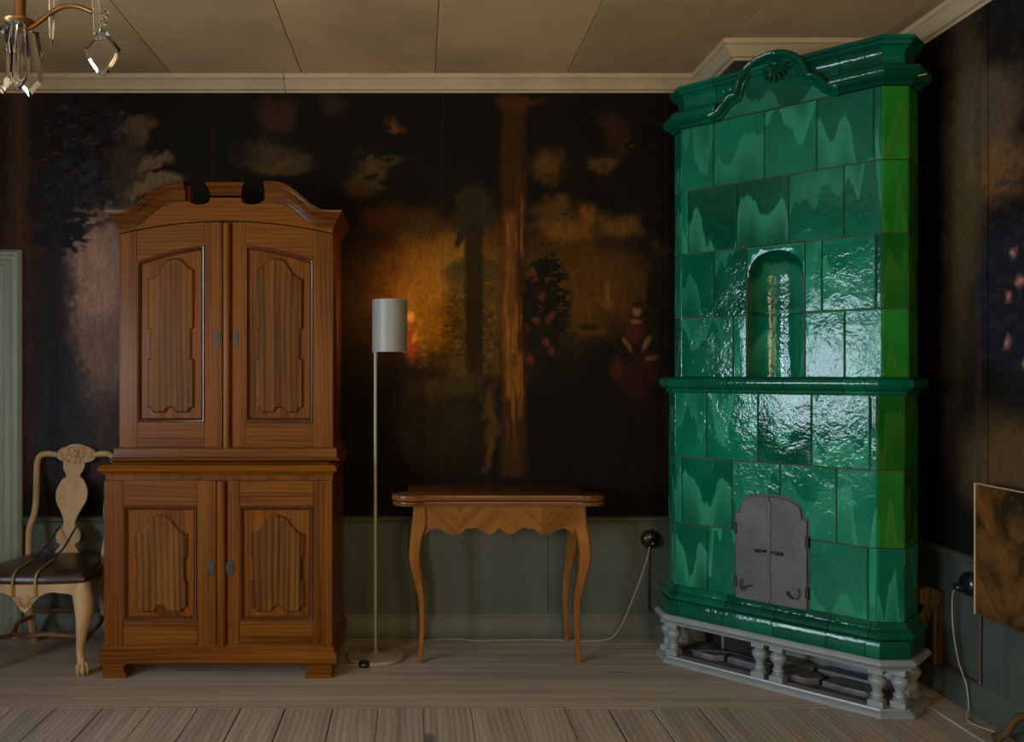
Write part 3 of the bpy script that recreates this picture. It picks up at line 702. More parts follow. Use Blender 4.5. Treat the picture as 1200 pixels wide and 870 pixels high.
# iron doors
dz0, dzs, dzt = .334, .684, .762; dc = (DU0+DU1)/2
def headed(u): # height of the arched head
    t = abs(u-dc)/((DU1-DU0)/2)
    if t > .86: return dzs
    return dzs+.012+(dzt-dzs-.012)*math.sqrt(max(0, 1-(t/.9)**2.6))
mid = u_at(903, VL)
for a, b in ((DU0, mid), (mid, DU1)):
    n = 16; us = [a+.001+(b-a-.002)*i/n for i in range(n+1)]
    d = spart(MB().prism([(u, headed(u)) for u in us]+[(us[-1], dz0), (us[0], dz0)], VL-.012, VL-.004), 'door_leaf', M['iron'], bevel=.0015, seg=1)
    e = DU0 if a == DU0 else DU1
    for z in ((.62, .40) if a == DU0 else (.60, .40)): spart(MB().tube([(e, VL-.012, z-.022), (e, VL-.012, z+.022)], .007), 'hinge', M['iron_dark'], d)
    s = -1 if a == DU0 else 1
    spart(MB().tube(crom([(mid+s*.014, VL-.012, .543), (mid+s*.016, VL-.034, .545), (mid+s*.030, VL-.036, .543), (mid+s*.052, VL-.016, .540)], 4), [.004]*5+[.005]*4+[.007]*4), 'latch', M['iron_dark'], d)
    q = (a+b)/2
    spart(MB().tube(crom([(q+s*.0, VL-.013, .405-.01), (q-.012+s*.02, VL-.028, .385), (q+s*.03, VL-.034, .375), (q+s*.045, VL-.030, .395), (q+s*.04, VL-.026, .415)], 4), .0035), 'hook', M['iron_dark'], d)
spart(MB().box(mid-.008, mid+.006, VL-.016, VL-.012, .345, .742), 'closing_strip', M['iron'], bevel=.001)
fr = [(DU0-.006+(DU1-DU0+.012)*i/30) for i in range(31)]
spart(MB().prism([(u, headed(min(max(u, DU0), DU1))+.010) for u in fr]+[(fr[-1], dz0), (fr[0], dz0)], VL-.0035, VL+.006), 'door_surround', M['iron_dark'])
# grey balustrade foot
HWB, CB = .428, .08
course('base_rail', -.0, [(-.06, .172), (.0, .172), (.002, .180), (.012, .186), (.018, .196), (.014, .206), (.006, .213), (-.06, .213)], [], mat='grey_paint', hw=HWB, cc=CB, vb=.27)
course('base_kerb', -.0, [(-.05, .001), (.012, .001), (.012, .014), (.004, .022), (-.004, .024), (-.006, .031), (-.05, .031)], [], mat='grey_paint', hw=HWB, cc=CB, vb=.27)
spart(MB().prism(corepoly(0, .02), .172, .214, 'z'), 'base_plate', M['grey_paint'])
spart(MB().prism(corepoly(0, .04), .002, .022, 'z'), 'base_slab', M['slate'])
bp = [(.026, .137), (.026, .143), (.020, .143)]
def baluster(u, v):
    mb = MB(); t = math.pi/4
    mb.box(u-.026, u+.026, v-.026, v+.026, .031, .054); mb.box(u-.025, u+.025, v-.025, v+.025, .152, .172)
    mb.lathe([(.024, .054), (.025, .060), (.020, .063), (.019, .066), (.023, .071), (.022, .076), (.0165, .082), (.0165, .090), (.021, .102), (.029, .114), (.0315, .124), (.029, .134), (.021, .141), (.018, .144), (.022, .148), (.022, .152)], (u, v, 0), 18)
    return spart(mb, 'baluster', M['grey_paint'], smooth=40)
for u, v in ((-.462, .085), (-.412, .040), (u_at(890.5, .035), .035), (u_at(912, .035), .035), (.405, .040), (.468, .085), (.468, .235), (-.462, .235)): baluster(u, v)
# stones and bricks lying under the stove
for i, (u0, u1, v0, v1, hgt, ro) in enumerate(((-.36, -.22, .09, .20, .026, .05), (-.21, -.02, .10, .22, .030, -.04), (-.01, .17, .09, .20, .026, .03), (.18, .40, .10, .21, .024, -.02), (-.10, .10, .23, .33, .03, .02), (.12, .40, .22, .30, .03, 0))):
    cx_, cv = (u0+u1)/2, (v0+v1)/2; r = random.Random(i); n = 9; pts = []
    for k in range(n):
        a = 2*PI*k/n+.3; s = max(abs(math.cos(a)), abs(math.sin(a)))
        pts.append((cx_+(u1-u0)/2*math.cos(a)/s*r.uniform(.86, 1), cv+(v1-v0)/2*math.sin(a)/s*r.uniform(.86, 1)))
    spart(MB().prism(pts, .0225, .0225+hgt, 'z'), 'hearth_stone', M['slate'], bevel=.006)
for u0, u1, v0 in ((-.30, -.19, .26), ): spart(MB().box(u0, u1, v0, v0+.06, .0225, .10), 'brick', M['brick_red'], bevel=.004)
spart(MB().box(-.15, .44, .315, .33, .0225, .15), 'back_board', M['grey_paint'])
spart(MB().tube(crom([(-.44, .10, .03), (-.2, .13, .065), (.0, .125, .062), (.15, .16, .085), (.34, .19, .07), (.44, .20, .04)], 6), .004), 'cable', M['black'])

# ------------------------------------------------------------------ pine cabinet
YL, YU = 3.52, 3.65
cab = thing('cupboard', 'tall two-stage pine cupboard with broken-arch cornice and four panelled doors', 'cupboard', (-.822, 3.78, 0))
def cpt(mb, name, mat, parent=None, **k): return mb.build(name, M[mat], parent or cab, **k)
XA, XB = px(121.4, YL), px(389.6, YL)
cpt(MB().box(XA, XB, YL+.022, 4.03, .135, .845), 'lower_carcase', 'pine_v', bevel=.003)
UA, UB = px(139.4, YU), px(390.5, YU)
cpt(MB().box(UA, UB, YU+.022, 4.03, .94, 1.90), 'upper_carcase', 'pine_v', bevel=.003)
def ring_mould(mb, x0, x1, yf, prof, yb):
    # three-sided moulding: left side, front, right side
    path = [(x0, yb), (x0, yf), (x1, yf), (x1, yb)]; mv = mitre(path, -1)
    return sweep(list(zip(path, mv)), prof, mb)
# travel left-back -> front -> right: outside lies to the right of travel
cpt(ring_mould(MB(), XA, XB, YL, [(-.02, .062), (.012, .062), (.018, .070), (.018, .098), (.012, .106), (.006, .112), (.008, .124), (.0, .136), (-.02, .136)], 4.03), 'plinth', 'pine_h', smooth=35)
cpt(ring_mould(MB(), XA, XB, YL, [(-.10, .840), (.002, .840), (.006, .846), (.010, .852), (.018, .856), (.020, .864), (.016, .872), (.008, .880), (-.10, .884)], 4.03), 'counter_moulding', 'pine_h', smooth=35)
cpt(MB().box(XA+.02, XB-.02, YL+.05, 4.02, .845, .8835), 'counter_board', 'pine_h')
cpt(ring_mould(MB(), UA, UB, YU, [(-.03, .8842), (.024, .8842), (.030, .888), (.026, .896), (.018, .902), (.016, .935), (.010, .942), (-.03, .944)], 4.03), 'upper_base_board', 'pine_h', smooth=35)
def foot(x0, x1, y, inner, yb):
    s = 1 if inner == 'r' else -1; o = x0 if s == 1 else x1; w = x1-x0
    pts = [(o, .0), (o, .063), (o+s*w*1.05, .063), (o+s*w*1.0, .056), (o+s*w*.90, .050), (o+s*w*.86, .040), (o+s*w*.94, .026), (o+s*w*1.0, .012), (o+s*w*1.0, 0)]
    return MB().prism(pts, y, yb)
for y0, y1 in ((YL-.004, YL+.09), (3.94, 4.03)):
    cpt(foot(px(120.3, YL), px(148, YL), y0, 'r', y1), 'foot', 'pine_h', bevel=.002); cpt(foot(px(357, YL), px(389, YL), y0, 'l', y1), 'foot', 'pine_h', bevel=.002)
def loop_mould(poly, yf, prof):
    mb = MB(); rs = []
    for d, h in prof:
        q = inset(poly, d); rs.append([(a, yf-h, b) for a, b in q])
    n = len(poly)
    b = len(mb.v)
    for r in rs: mb.v += r
    m = len(rs)
    for k in range(m):
        for i in range(n):
            j = (i+1) % n; k2 = (k+1) % m
            mb.f.append((b+k*n+i, b+k*n+j, b+k2*n+j, b+k2*n+i))
    return mb
def raised(poly, yf, h, bev):
    rs = []
    for d, t in ((0, -.004), (0, h*.35), (bev*.35, h*.55), (bev*.75, h*.95), (bev, h)):
        rs.append([(a, yf-t, b) for a, b in inset(poly, d)])
    return MB().rings(rs)
def panel_outline(xl, xr, top, yb, n0, n1, nd, Y, br=7, cr=6):
    # px outline: top list left->right, side notches, cut lower corners, half-round bottom notch
    xm = (xl+xr)/2
    pts = list(top)+[(xr, n0-1), (xr-nd, n0), (xr-nd, n1), (xr, n1+1), (xr, yb-cr)]
    pts += [(xr-cr+cr*math.cos(PI/2*(1+k/4))+ .0, yb-cr+cr-cr*math.sin(PI/2*(1+k/4))) if False else (xr-cr*math.sin(PI/2*k/4), yb-cr+ (cr-cr*math.cos(PI/2*k/4))) for k in range(1, 5)]
    pts += [(xm+br, yb)]+[(xm+br*math.cos(PI*k/8), yb-br*math.sin(PI*k/8)) for k in range(1, 8)]+[(xm-br, yb)]
    pts += [(xl+cr*math.cos(PI/2*k/4), yb-cr*math.sin(PI/2*k/4)) for k in range(0, 5)]
    pts += [(xl, n1+1), (xl+nd, n1), (xl+nd, n0), (xl, n0-1)]
    # fix the right corner to a concave cut like the left one
    out = []; seen = False
    for p in pts: out.append((px(p[0], Y), pz(p[1], Y)))
    return out
MP = [(-.001, -.004), (-.001, .001), (.003, .005), (.007, .004), (.010, -.001), (.015, -.004), (.018, -.012), (.018, -.016), (-.001, -.016)]
def door(xs, ys, Y, opening, rpoly, mats, key, top=None):
    # xs: outer x0, x1, opening x0, x1 ; ys: top, bottom, opening top(fn), opening bottom ; all px on plane Y
    x0, x1, o0, o1 = xs; yt, yb, ot, ob = ys
    X = lambda q: px(q, Y); Z = lambda q: pz(q, Y)
    n = 14; fr = .021
    d = cpt(MB().prism([(a, b) for a, b in inset(opening, -.004)], Y+.010, Y+.019), 'cupboard_door', mats[1])
    def topz(q): return Z(yt(q)) if callable(yt) else Z(yt)
    def st(a, b):
        q = [a+(b-a)*i/6 for i in range(7)]
        cpt(MB().prism([(X(t), topz(t)) for t in q]+[(X(b), Z(yb)), (X(a), Z(yb))], Y, Y+fr), 'stile', mats[0], d, bevel=.0012, seg=1)
    st(x0+.4, o0); st(o1, x1-.4)
    q = [o0+(o1-o0)*i/n for i in range(n+1)]
    oz = lambda t: Z(ot(t)) if callable(ot) else Z(ot)
    cpt(MB().prism([(X(t)+(.0006 if i == 0 else -.0006 if i == n else 0), topz(t)) for i, t in enumerate(q)]+[(X(t)-(.0006 if i == 0 else -.0006 if i == n else 0), oz(t)) for i, t in enumerate(q[::-1])], Y+.0006, Y+fr), 'rail', 'pine_h', d, bevel=.001, seg=1)
    cpt(MB().box(X(o0)+.0006, X(o1)-.0006, Y+.0006, Y+fr, Z(yb), Z(ob)), 'rail', 'pine_h', d, bevel=.001, seg=1)
    cpt(loop_mould(opening, Y, MP), 'panel_moulding', 'pine_bead', d, smooth=30)
    cpt(raised(rpoly, Y+.0098, .012, .008), 'raised_panel', mats[2], d)
    kx, ky, rw, rh, oval = key
    kx, kz = X(kx), Z(ky)
    if oval: pl = [(kx+rw*math.cos(2*PI*i/18), kz+rh*math.sin(2*PI*i/18)) for i in range(18)]
    else: pl = [(kx-rw, kz-rh), (kx+rw, kz-rh), (kx+rw*.8, kz-rh*.5), (kx+rw, kz), (kx+rw*.8, kz+rh*.5), (kx+rw, kz+rh), (kx-rw, kz+rh), (kx-rw*.8, kz+rh*.5), (kx-rw, kz), (kx-rw*.8, kz-rh*.5)]
    cpt(MB().prism(pl, Y-.003, Y), 'escutcheon', 'brass_dark', d, bevel=.0008, seg=1)
    cpt(MB().prism([(kx-.0018, kz-.010), (kx+.0018, kz-.010), (kx+.0016, kz), (kx+.0036, kz+.004), (kx+.002, kz+.008), (kx-.002, kz+.008), (kx-.0036, kz+.004), (kx-.0016, kz)], Y-.0036, Y-.0025), 'keyhole', 'iron_dark', d)
    return d
def rect_open(o0, o1, ot, ob, Y, n=14):
    q = [o0+(o1-o0)*i/n for i in range(n+1)]
    f = (lambda t: ot(t)) if callable(ot) else (lambda t: ot)
    if not callable(ot): q = [o0, o1]
    return [(px(o0, Y), pz(ob, Y)), (px(o1, Y), pz(ob, Y))]+[(px(t, Y), pz(f(t), Y)) for t in q[::-1]]
# lower doors
def low_top(a, b):
    m = (a+b)/2; w = (b-a)
    return crom2([(a, 626), (a+w*.10, 624), (a+w*.22, 617), (a+w*.32, 608), (m, 604), (b-w*.32, 608), (b-w*.22, 617), (b-w*.10, 624), (b, 626)], 3)
for x0, x1, o0, o1, ra, rb_, kx in ((121.4, 253.4, 144.5, 231, 157, 219.4, 246.8), (266.2, 389.6, 280.7, 366.8, 294, 356.6, 269.6)):
    door((x0, x1, o0, o1), (563.5, 757, 593.5, 728), YL, rect_open(o0, o1, 593.5, 728, YL), panel_outline(ra, rb_, low_top(ra, rb_), 718, 655, 680, 2.5, YL), ('pine_v', 'pine_v', 'pine_low_panel'), (kx, 666, .017, .037, True))
# upper doors
dtop = lambda t: 260+15*((t-266)/126)**2
otop = lambda t: 287+20*((t-266)/105)**2
def up_top(a, b, flip):
    q = [(0, 327), (.10, 325), (.20, 321), (.30, 311), (.42, 304.5), (.58, 302.5), (.74, 304), (.86, 311), (.93, 314.5), (1, 316)]
    if flip: q = [(1-t, y) for t, y in q[::-1]]
    return crom2([(a+(b-a)*t, y) for t, y in q], 3)
for x0, x1, o0, o1, ra, rb_, kx, fl in ((139.4, 260.5, 160.5, 239.8, 172.6, 227, 255, False), (272.2, 390.5, 287, 367, 300, 355, 276, True)):
    door((x0, x1, o0, o1), (dtop, 526, otop, 495), YU, rect_open(o0, o1, otop, 495, YU), panel_outline(ra, rb_, up_top(ra, rb_, fl), 484, 386, 420, 3, YU, 6, 6), ('pine_v', 'pine_v', 'pine_panel'), (kx, 398, .0125, .033, False))
for xa, xb, Y, y0, y1 in ((254, 264.5, YL, 564, 757), (261.2, 270, YU, 262, 526)):
    X0, X1 = px(xa, Y), px(xb, Y); cx_ = (X0+X1)/2; rw = (X1-X0)/2
    cpt(MB().prism([(cx_-rw, Y+.02)]+[(cx_-rw*math.cos(PI*i/10), Y-.014*math.sin(PI*i/10)) for i in range(11)]+[(cx_+rw, Y+.02)], pz(y1, Y), pz(y0, Y), 'z'), 'centre_bead', 'pine_v', smooth=50)
# frieze and broken-arch cornice
low = crom2([(139, 267.5), (152, 267), (165, 263), (178, 252), (190, 243), (203, 238), (218, 236)], 5)
upc = crom2([(139, 248), (150, 247), (163, 239), (175, 228), (187, 219.5), (202, 215), (220, 214.5)], 5)
mir = lambda pts: [(529-a, b) for a, b in pts[::-1]]
def notch(x0, x1, yt, yb):
    m = (x0+x1)/2; r = (x1-x0)/2
    return [(m-r*math.cos(PI*i/10), yt+(yb-yt)*math.sin(PI*i/10)**.8) for i in range(11)]
fz = [(a, b) for a, b in low]+notch(221, 246, 234, 240)[1:]+[(246, 232), (283, 232)]+notch(283, 308, 234, 240)[0:-1]+mir(low)
bot = [(390-251*i/20, dtop(390-251*i/20)-1) for i in range(21)]
cpt(MB().prism([(px(a, YU), pz(b, YU)) for a, b in fz+bot], YU-.004, YU+.03), 'frieze', 'pine_h', bevel=.001, seg=1)
PR = [(-.03, 0), (.004, 0), (.007, .06), (.007, .12), (.010, .18), (.013, .30), (.019, .48), (.029, .66), (.036, .75), (.037, .83), (.042, .86), (.043, .97), (.040, 1.0), (-.03, 1.0)]
def cornice_run(lo, up, end):
    rs = []
    for (a, b), (c_, d_) in zip(lo, up):
        X0 = px(a, YU); z0 = pz(b, YU); z1 = pz(d_, YU)
        rs.append([(X0+end(a)*max(h, 0), YU-h, z0+(z1-z0)*t) for h, t in PR])
    return rs
L = cornice_run(low, upc, lambda a: -1.0 if a <= 139.01 else 0.0)
# return along the left side
side = [[(UA-max(h, 0)+(0.03 if h < 0 else 0), 4.02, p[2]) for (h, t), p in zip(PR, L[0])]]
cpt(MB().rings(side+L), 'cornice', 'pine_mould', smooth=40)
Rr = cornice_run(mir(low), mir(upc), lambda a: 1.0 if a >= 389.99 else 0.0)
sideR = [[(UB+max(h, 0)-(0.03 if h < 0 else 0), 4.02, p[2]) for (h, t), p in zip(PR, Rr[-1])]]
cpt(MB().rings(Rr+sideR), 'cornice', 'pine_mould', smooth=40)
cb = []
for a in (248, 282):
    s = -1 if a == 248 else 1
    cb.append([(px(a, YU)+s*max(h, 0)*.45, YU-h*.8, pz(229, YU)+(pz(215.5, YU)-pz(229, YU))*t) for h, t in PR])
cpt(MB().rings(cb), 'cornice_block', 'pine_mould', smooth=40)
rt = [(a, b+2) for a, b in upc]+[(221, 232)]+notch(221, 246, 232, 239.5)[1:-1]+[(246, 231), (283, 231)]+notch(283, 308, 232, 239.5)[1:-1]+[(308, 232)]+[(a, b+2) for a, b in mir(upc)]
rt = [(px(a, YU), pz(b, YU)) for a, b in rt]
cpt(MB().prism(rt+[(UB-.002, 1.86), (UA+.002, 1.86)], YU+.032, YU+.06), 'gable_board', 'pine_h')
cpt(MB().box(UA, UB, YU+.06, 4.02, 1.90, 1.92), 'roof_board', 'pine_h')

# ------------------------------------------------------------------ card table
tb = thing('card_table', 'fruitwood card table with folded top, scalloped apron and curved legs', 'table', (.345, 3.84, 0))
def tpt(mb, name, mat, **k): return mb.build(name, M[mat], tb, **k)
def lobe(cx, cy, r, a0, a1, n=14): return [(cx+r*math.cos(math.radians(a0+(a1-a0)*i/n)), cy+r*math.sin(math.radians(a0+(a1-a0)*i/n))) for i in range(n+1)]
TX0, TX1 = -.035, .730
def ttop(e=0):
    r = .080-e
    return [(.045, 3.652+e)]+[(TX1-.075, 3.652+e)]+lobe(TX1, 3.705, r, -120, 95)+[(TX1+.012-e, 3.80), (TX1+.012-e, 4.045-e), (TX0-.012+e, 4.045-e), (TX0-.012+e, 3.80)]+lobe(TX0, 3.705, r, 85, 300)
tpt(MB().prism(ttop(.004), .690, .709, 'z'), 'table_top', 'table_top', bevel=.004, smooth=40)
tpt(MB().prism(ttop(0), .7125, .736, 'z'), 'folded_leaf', 'table_top', bevel=.005, smooth=40)
T8 = lambda a, b, Y=3.69: (px(440+a/3.345, Y), pz(540+b/3.345, Y))
sc_half = [(195, 292), (215, 275), (235, 269), (258, 274), (285, 289), (322, 291), (345, 277), (362, 267), (372, 271), (392, 264), (412, 276), (440, 290), (462, 288), (478, 273)]
scal = sc_half+[(487, 268)]+[(974-a, b) for a, b in sc_half[::-1]]
ap = [T8(a, b) for a, b in crom2(scal, 3)]
zt = .689
cuts = [ap[0][0], T8(322, 0)[0], T8(487, 0)[0], T8(652, 0)[0], ap[-1][0]]
axs = [a for a, b in ap]; azs = [b for a, b in ap]
for i_, (a, b) in enumerate(zip(cuts[:-1], cuts[1:])):
    qs = sorted([q for q in axs if a < q < b]+[a, b]); lowp = [(q, float(np.interp(q, axs, azs))) for q in qs]
    tpt(MB().prism([(a, zt)]+lowp+[(b, zt)], 3.70, 3.722), 'apron_veneer', ('veneer_a', 'veneer_b')[i_ % 2])
tpt(MB().prism([(ap[0][0], zt)]+[(a, b+.02) for a, b in ap]+[(ap[-1][0], zt)], 4.005, 4.025), 'apron', 'table_leg')
for X in (T8(172, 0)[0]-.008, T8(800, 0)[0]-.012):
    pts = [(3.72, zt), (3.72, .60), (3.78, .625), (3.86, .60), (3.94, .625), (4.005, .60), (4.005, zt)]
    tpt(MB().prism(pts, X, X+.02, 'x'), 'apron', 'table_leg')
LEG = [(192, 151, 201), (250, 146, 204), (285, 141, 199), (315, 137, 187), (345, 134, 180), (385, 132, 176), (425, 137, 177), (470, 148, 181), (520, 160, 188), (570, 169, 194), (640, 173, 194), (700, 173, 192), (760, 170, 188), (812, 165, 184)]
def tleg(right, back):
    rs = []; LL = crom([(a, b, c_) for a, b, c_ in LEG], 3)
    for yy, l, r in LL:
        X0, Z = T8(l, yy); X1, _ = T8(r, yy)
        Z = .689-(T8(0, 192)[1]-Z)*(.689/(T8(0, 192)[1]-T8(0, 812)[1]))
        w = X1-X0; off = (X0+X1)/2-T8(176, 0)[0]
        if right: X0, X1 = T8(974-0, 0)[0]-X1+T8(0, 0)[0]+.004, T8(974, 0)[0]-X0+T8(0, 0)[0]+.004
        yc = 3.716+off*.7; d = min(w, .046)
        if back: yc = 2*3.862-yc
        b = w*.14; y0, y1 = yc-d/2, yc+d/2
        rs.append([(X0+b, y0, Z), (X1-b, y0, Z), (X1, y0+b, Z), (X1, y1-b, Z), (X1-b, y1, Z), (X0+b, y1, Z), (X0, y1-b, Z), (X0, y0+b, Z)])
    return MB().rings(rs)
for r_ in (0, 1):
    for b_ in (0, 1): tpt(tleg(r_, b_), 'leg', 'table_leg', smooth=35)

# ------------------------------------------------------------------ floor lamp
LX, LY = -.189, 3.776
lamp = thing('floor_lamp', 'thin white floor lamp with a tall cylindrical shade between cupboard and table', 'lamp', (LX, LY, 0))
def lpt(mb, name, mat, **k): return mb.build(name, M[mat], lamp, **k)
lpt(MB().lathe([(.125, 0), (.128, .004), (.128, .012), (.122, .018), (.02, .021), (.012, .026), (.009, .034)], (LX, LY, 0), 40), 'base', 'lamp_white', smooth=40)
lpt(MB().tube([(LX, LY, .03), (LX, LY, 1.50)], .0075, 12), 'pole', 'lamp_white', smooth=60)
sx, sy, sr = LX+.063, LY+.0, .077
arc = [math.radians(150+250*i/30) for i in range(31)]      # shade open towards the wall
outer = [(sx+sr*math.cos(a), sy+sr*math.sin(a)) for a in arc]; inner = [(sx+(sr-.002)*math.cos(a), sy+(sr-.002)*math.sin(a)) for a in arc]
lpt(MB().prism(outer+inner[::-1], 1.352, 1.583, 'z'), 'shade', 'lamp_shade', smooth=40)
lpt(MB().tube([(LX, LY, 1.47), (sx, sy, 1.47)], .006), 'bulb_arm', 'lamp_white')
lpt(MB().tube([(sx, sy, 1.44), (sx, sy, 1.485)], .014, 12), 'bulb_holder', 'lamp_white', smooth=40)
def bulb_mat():
    t = NT('warm_bulb'); return t.out((.9,.7,.45), .4, Emission_Color=(1, .62, .25), Emission_Strength=3.0)
M['bulb'] = bulb_mat()
lpt(MB().ell((sx, sy, 1.515), (.022, .022, .032), 14, 8), 'bulb', 'bulb', smooth=60)
pl = bpy.data.lights.new('lamp_glow', 'POINT'); pl.energy = 2.2; pl.color = (1, .60, .24); pl.shadow_soft_size = .03
po = bpy.data.objects.new('lamp_glow', pl); COL.objects.link(po); po.location = (sx, sy+.035, 1.53)
sw = thing('foot_switch', 'black round foot switch on the floor beside the lamp base', 'switch', (px(427, 3.66), 3.66, 0))
fx = px(427, 3.66)
MB().lathe([(.022, 0), (.026, .006), (.024, .018), (.016, .024), (.005, .026)], (fx, 3.66, 0), 20).build('switch_body', M['black'], sw, smooth=50)
MB().tube(crom([(fx-.024, 3.66, .006), (fx-.07, 3.68, .004), (fx-.05, 3.76, .004), (LX-.12, LY-.01, .006)], 6), .003).build('switch_cord', M['cord'], sw)
c1 = MB().tube(crom([(LX+.128, LY+.0, .006), (LX+.17, LY+.06, .0045), (.02, 3.98, .0045), (.16, 4.03, .0045), (.30, 4.00, .0045), (.55, 4.02, .0045), (px(700, 4.0), 4.0, .0045), (px(725, 4.0), 4.01, .05), (px(748, 4.0), 4.02, .25), (px(757, 4.02), 4.02, .37), (px(762, 4.02), 4.03, .44)], 7), .0024).build('lamp_cord', M['cord'])
tag(c1, 'thin pale lamp cord trailing along the floor up to the round socket', 'cord')
recenter(c1)

# ------------------------------------------------------------------ sockets and conduits
def socket(name, label, loc, face, pipe):
    # face: direction pointing out of the wall
    o = thing(name, label, 'socket', loc)
    n = Vector(face); r = []
    t = Vector((0, 0, 1)); s = n.cross(t)
    def disc(rr, d): return [tuple(Vector(loc)+s*(rr*math.cos(2*PI*i/20))+t*(rr*math.sin(2*PI*i/20))+n*d) for i in range(20)]
    MB().rings([disc(.045, 0), disc(.046, .006), disc(.042, .022), disc(.030, .032), disc(.010, .034)]).build('socket_body', M['black'], o, smooth=50)
    MB().rings([[tuple(Vector(p)-t*.012) for p in disc(rr, d)] for rr, d in ((.017, .033), (.018, .05), (.012, .062), (.006, .066))]).build('plug', M['black'], o, smooth=50)
    MB().tube(crom(pipe, 5), .006).build('conduit', M['brown_pipe'], o, smooth=60)
    return o
w0 = YB-.013
socket('wall_socket', 'round black wall socket on the green dado left of the stove', (px(762, 4.065), w0, pz(632, 4.065)), (0, -1, 0),
       [(px(760, 4.065), w0-.008, pz(640, 4.065)), (px(759, 4.065), w0-.008, .30), (px(759, 4.065), w0-.008, .145), (px(764, 4.065), w0-.008, .128), (px(790, 4.065), w0-.008, .126)])
wy = 2.05/.647
socket('wall_socket', 'black wall socket on the right wall half hidden by the mottled screen', (XR-.013, wy, pz(685, wy)), (-1, 0, 0),
       [(XR-.021, wy-.06, .42), (XR-.021, wy-.055, .20), (XR-.021, wy-.055, .135), (XR-.021, wy-.03, .122), (XR-.021, wy+.25, .124)])
zz = pz(690, wy)
c2 = MB().tube(crom([(XR-.062, wy+.005, zz-.01), (XR-.06, wy+.04, zz-.03), (XR-.05, wy+.055, .30), (XR-.04, wy+.04, .18), (XR-.035, wy+.0, .10), (XR-.045, wy-.03, .03), (XR-.09, wy-.10, .0045), (XR-.045, 2.95, .0045), (XR-.06, 2.84, .0045)], 6), .0026).build('power_cord', M['cord'])
tag(c2, 'cream power cord hanging from the socket on the right wall', 'cord'); recenter(c2)

# ------------------------------------------------------------------ carved chair
CHX = -1.623
ch = thing('carved_chair', 'pale carved side chair with vase splat and brown leather seat left of the cupboard', 'chair', (CHX, 3.77, 0))
def hpt(mb, name, mat, parent=None, **k): return mb.build(name, M[mat], parent or ch, **k)
def yb_at(z): return 3.93+(z-.39)*.25                      # raked back plane
def S7(a, b):                                              # zoomed picture of the back -> x,z on the raked plane
    xx, yy = a/5.114, 510+b/5.114; Y = 3.98
    for _ in range(4): Y = yb_at(pz(yy, Y))
    return (px(xx, Y), pz(yy, Y))
def raked(poly, th, y_off=0):
    mb = MB(); return mb.rings([[(a, yb_at(b)+y_off+t, b) for a, b in poly] for t in (-th/2, th/2)])
mc = 1.0
half = [(64, 160), (62, 200), (44, 235), (42, 252), (60, 262), (86, 310), (95, 350), (88, 400), (62, 450), (38, 505), (36, 540), (58, 560), (74, 600), (66, 640), (44, 655), (64, 690), (88, 725), (90, 742)]
hs = crom2(half, 3)
def ctr(b): return 447-(b-160)*(447-400)/(742-160)
sp_poly = [S7(ctr(b)+a, b) for a, b in hs]+[S7(ctr(b)-a, b) for a, b in hs[::-1]]
sp_poly = [(CHX+ (p[0]-CHX), p[1]) for p in sp_poly]
hpt(raked(sp_poly, .012), 'splat', 'chair', bevel=.0015, seg=1)
hpt(raked([S7(295, 735), S7(490, 735), S7(492, 752), S7(293, 752)], .03), 'splat_shoe', 'chair', bevel=.002)
# stiles with rear legs
def stile(sgn):
    pts = [(345, 118), (290, 112), (246, 122), (224, 165), (220, 260), (216, 400), (204, 480), (182, 540), (174, 600), (172, 750)]
    P = []
    for a, b in pts:
        X, Z = S7(a, b); X = CHX-(CHX-X) if sgn < 0 else CHX+(CHX-X)
        P.append((X, yb_at(Z), Z))
    Xb = P[-1][0]
    P += [(Xb+sgn*.0-.0, 3.925, .33), (Xb, 3.935, .20), (Xb+sgn*.004, 3.98, .07), (Xb+sgn*.006, 4.012, .0)]
    C = crom(P, 4); n = len(C); R = []
    for i, p in enumerate(C): R.append(.015 if p[2] > .42 else .018)
    R[0] = R[1] = .013
    return MB().tube(C, R, 10)
hpt(stile(-1), 'rear_leg', 'chair', smooth=50); hpt(stile(1), 'rear_leg', 'chair', smooth=50)
cr = [S7(a, b) for a, b in crom2([(345, 110), (362, 85), (400, 70), (430, 56), (470, 52), (505, 60), (540, 72), (570, 95), (578, 125), (560, 152), (520, 165), (470, 170), (410, 166), (370, 152), (345, 135)], 3)]
hpt(raked(cr, .026), 'crest_rail', 'chair', bevel=.004)
crv = MB(); rr = random.Random(5)
cx0, cz0 = S7(462, 112)
for k in range(46):
    a = rr.uniform(0, 2*PI); q = math.sqrt(rr.random()); X = cx0+.080*q*math.cos(a); Z = cz0+.034*q*math.sin(a)-.004
    rot = Matrix.Rotation(rr.uniform(0, PI), 3, 'Y'); crv.ell((X, yb_at(Z)-.014, Z), (.0045, .005, rr.uniform(.008, .014)), 6, 4, rot)
crv.ell((cx0, yb_at(cz0)-.016, cz0), (.012, .008, .012))
hpt(crv, 'crest_carving', 'chair', smooth=60)
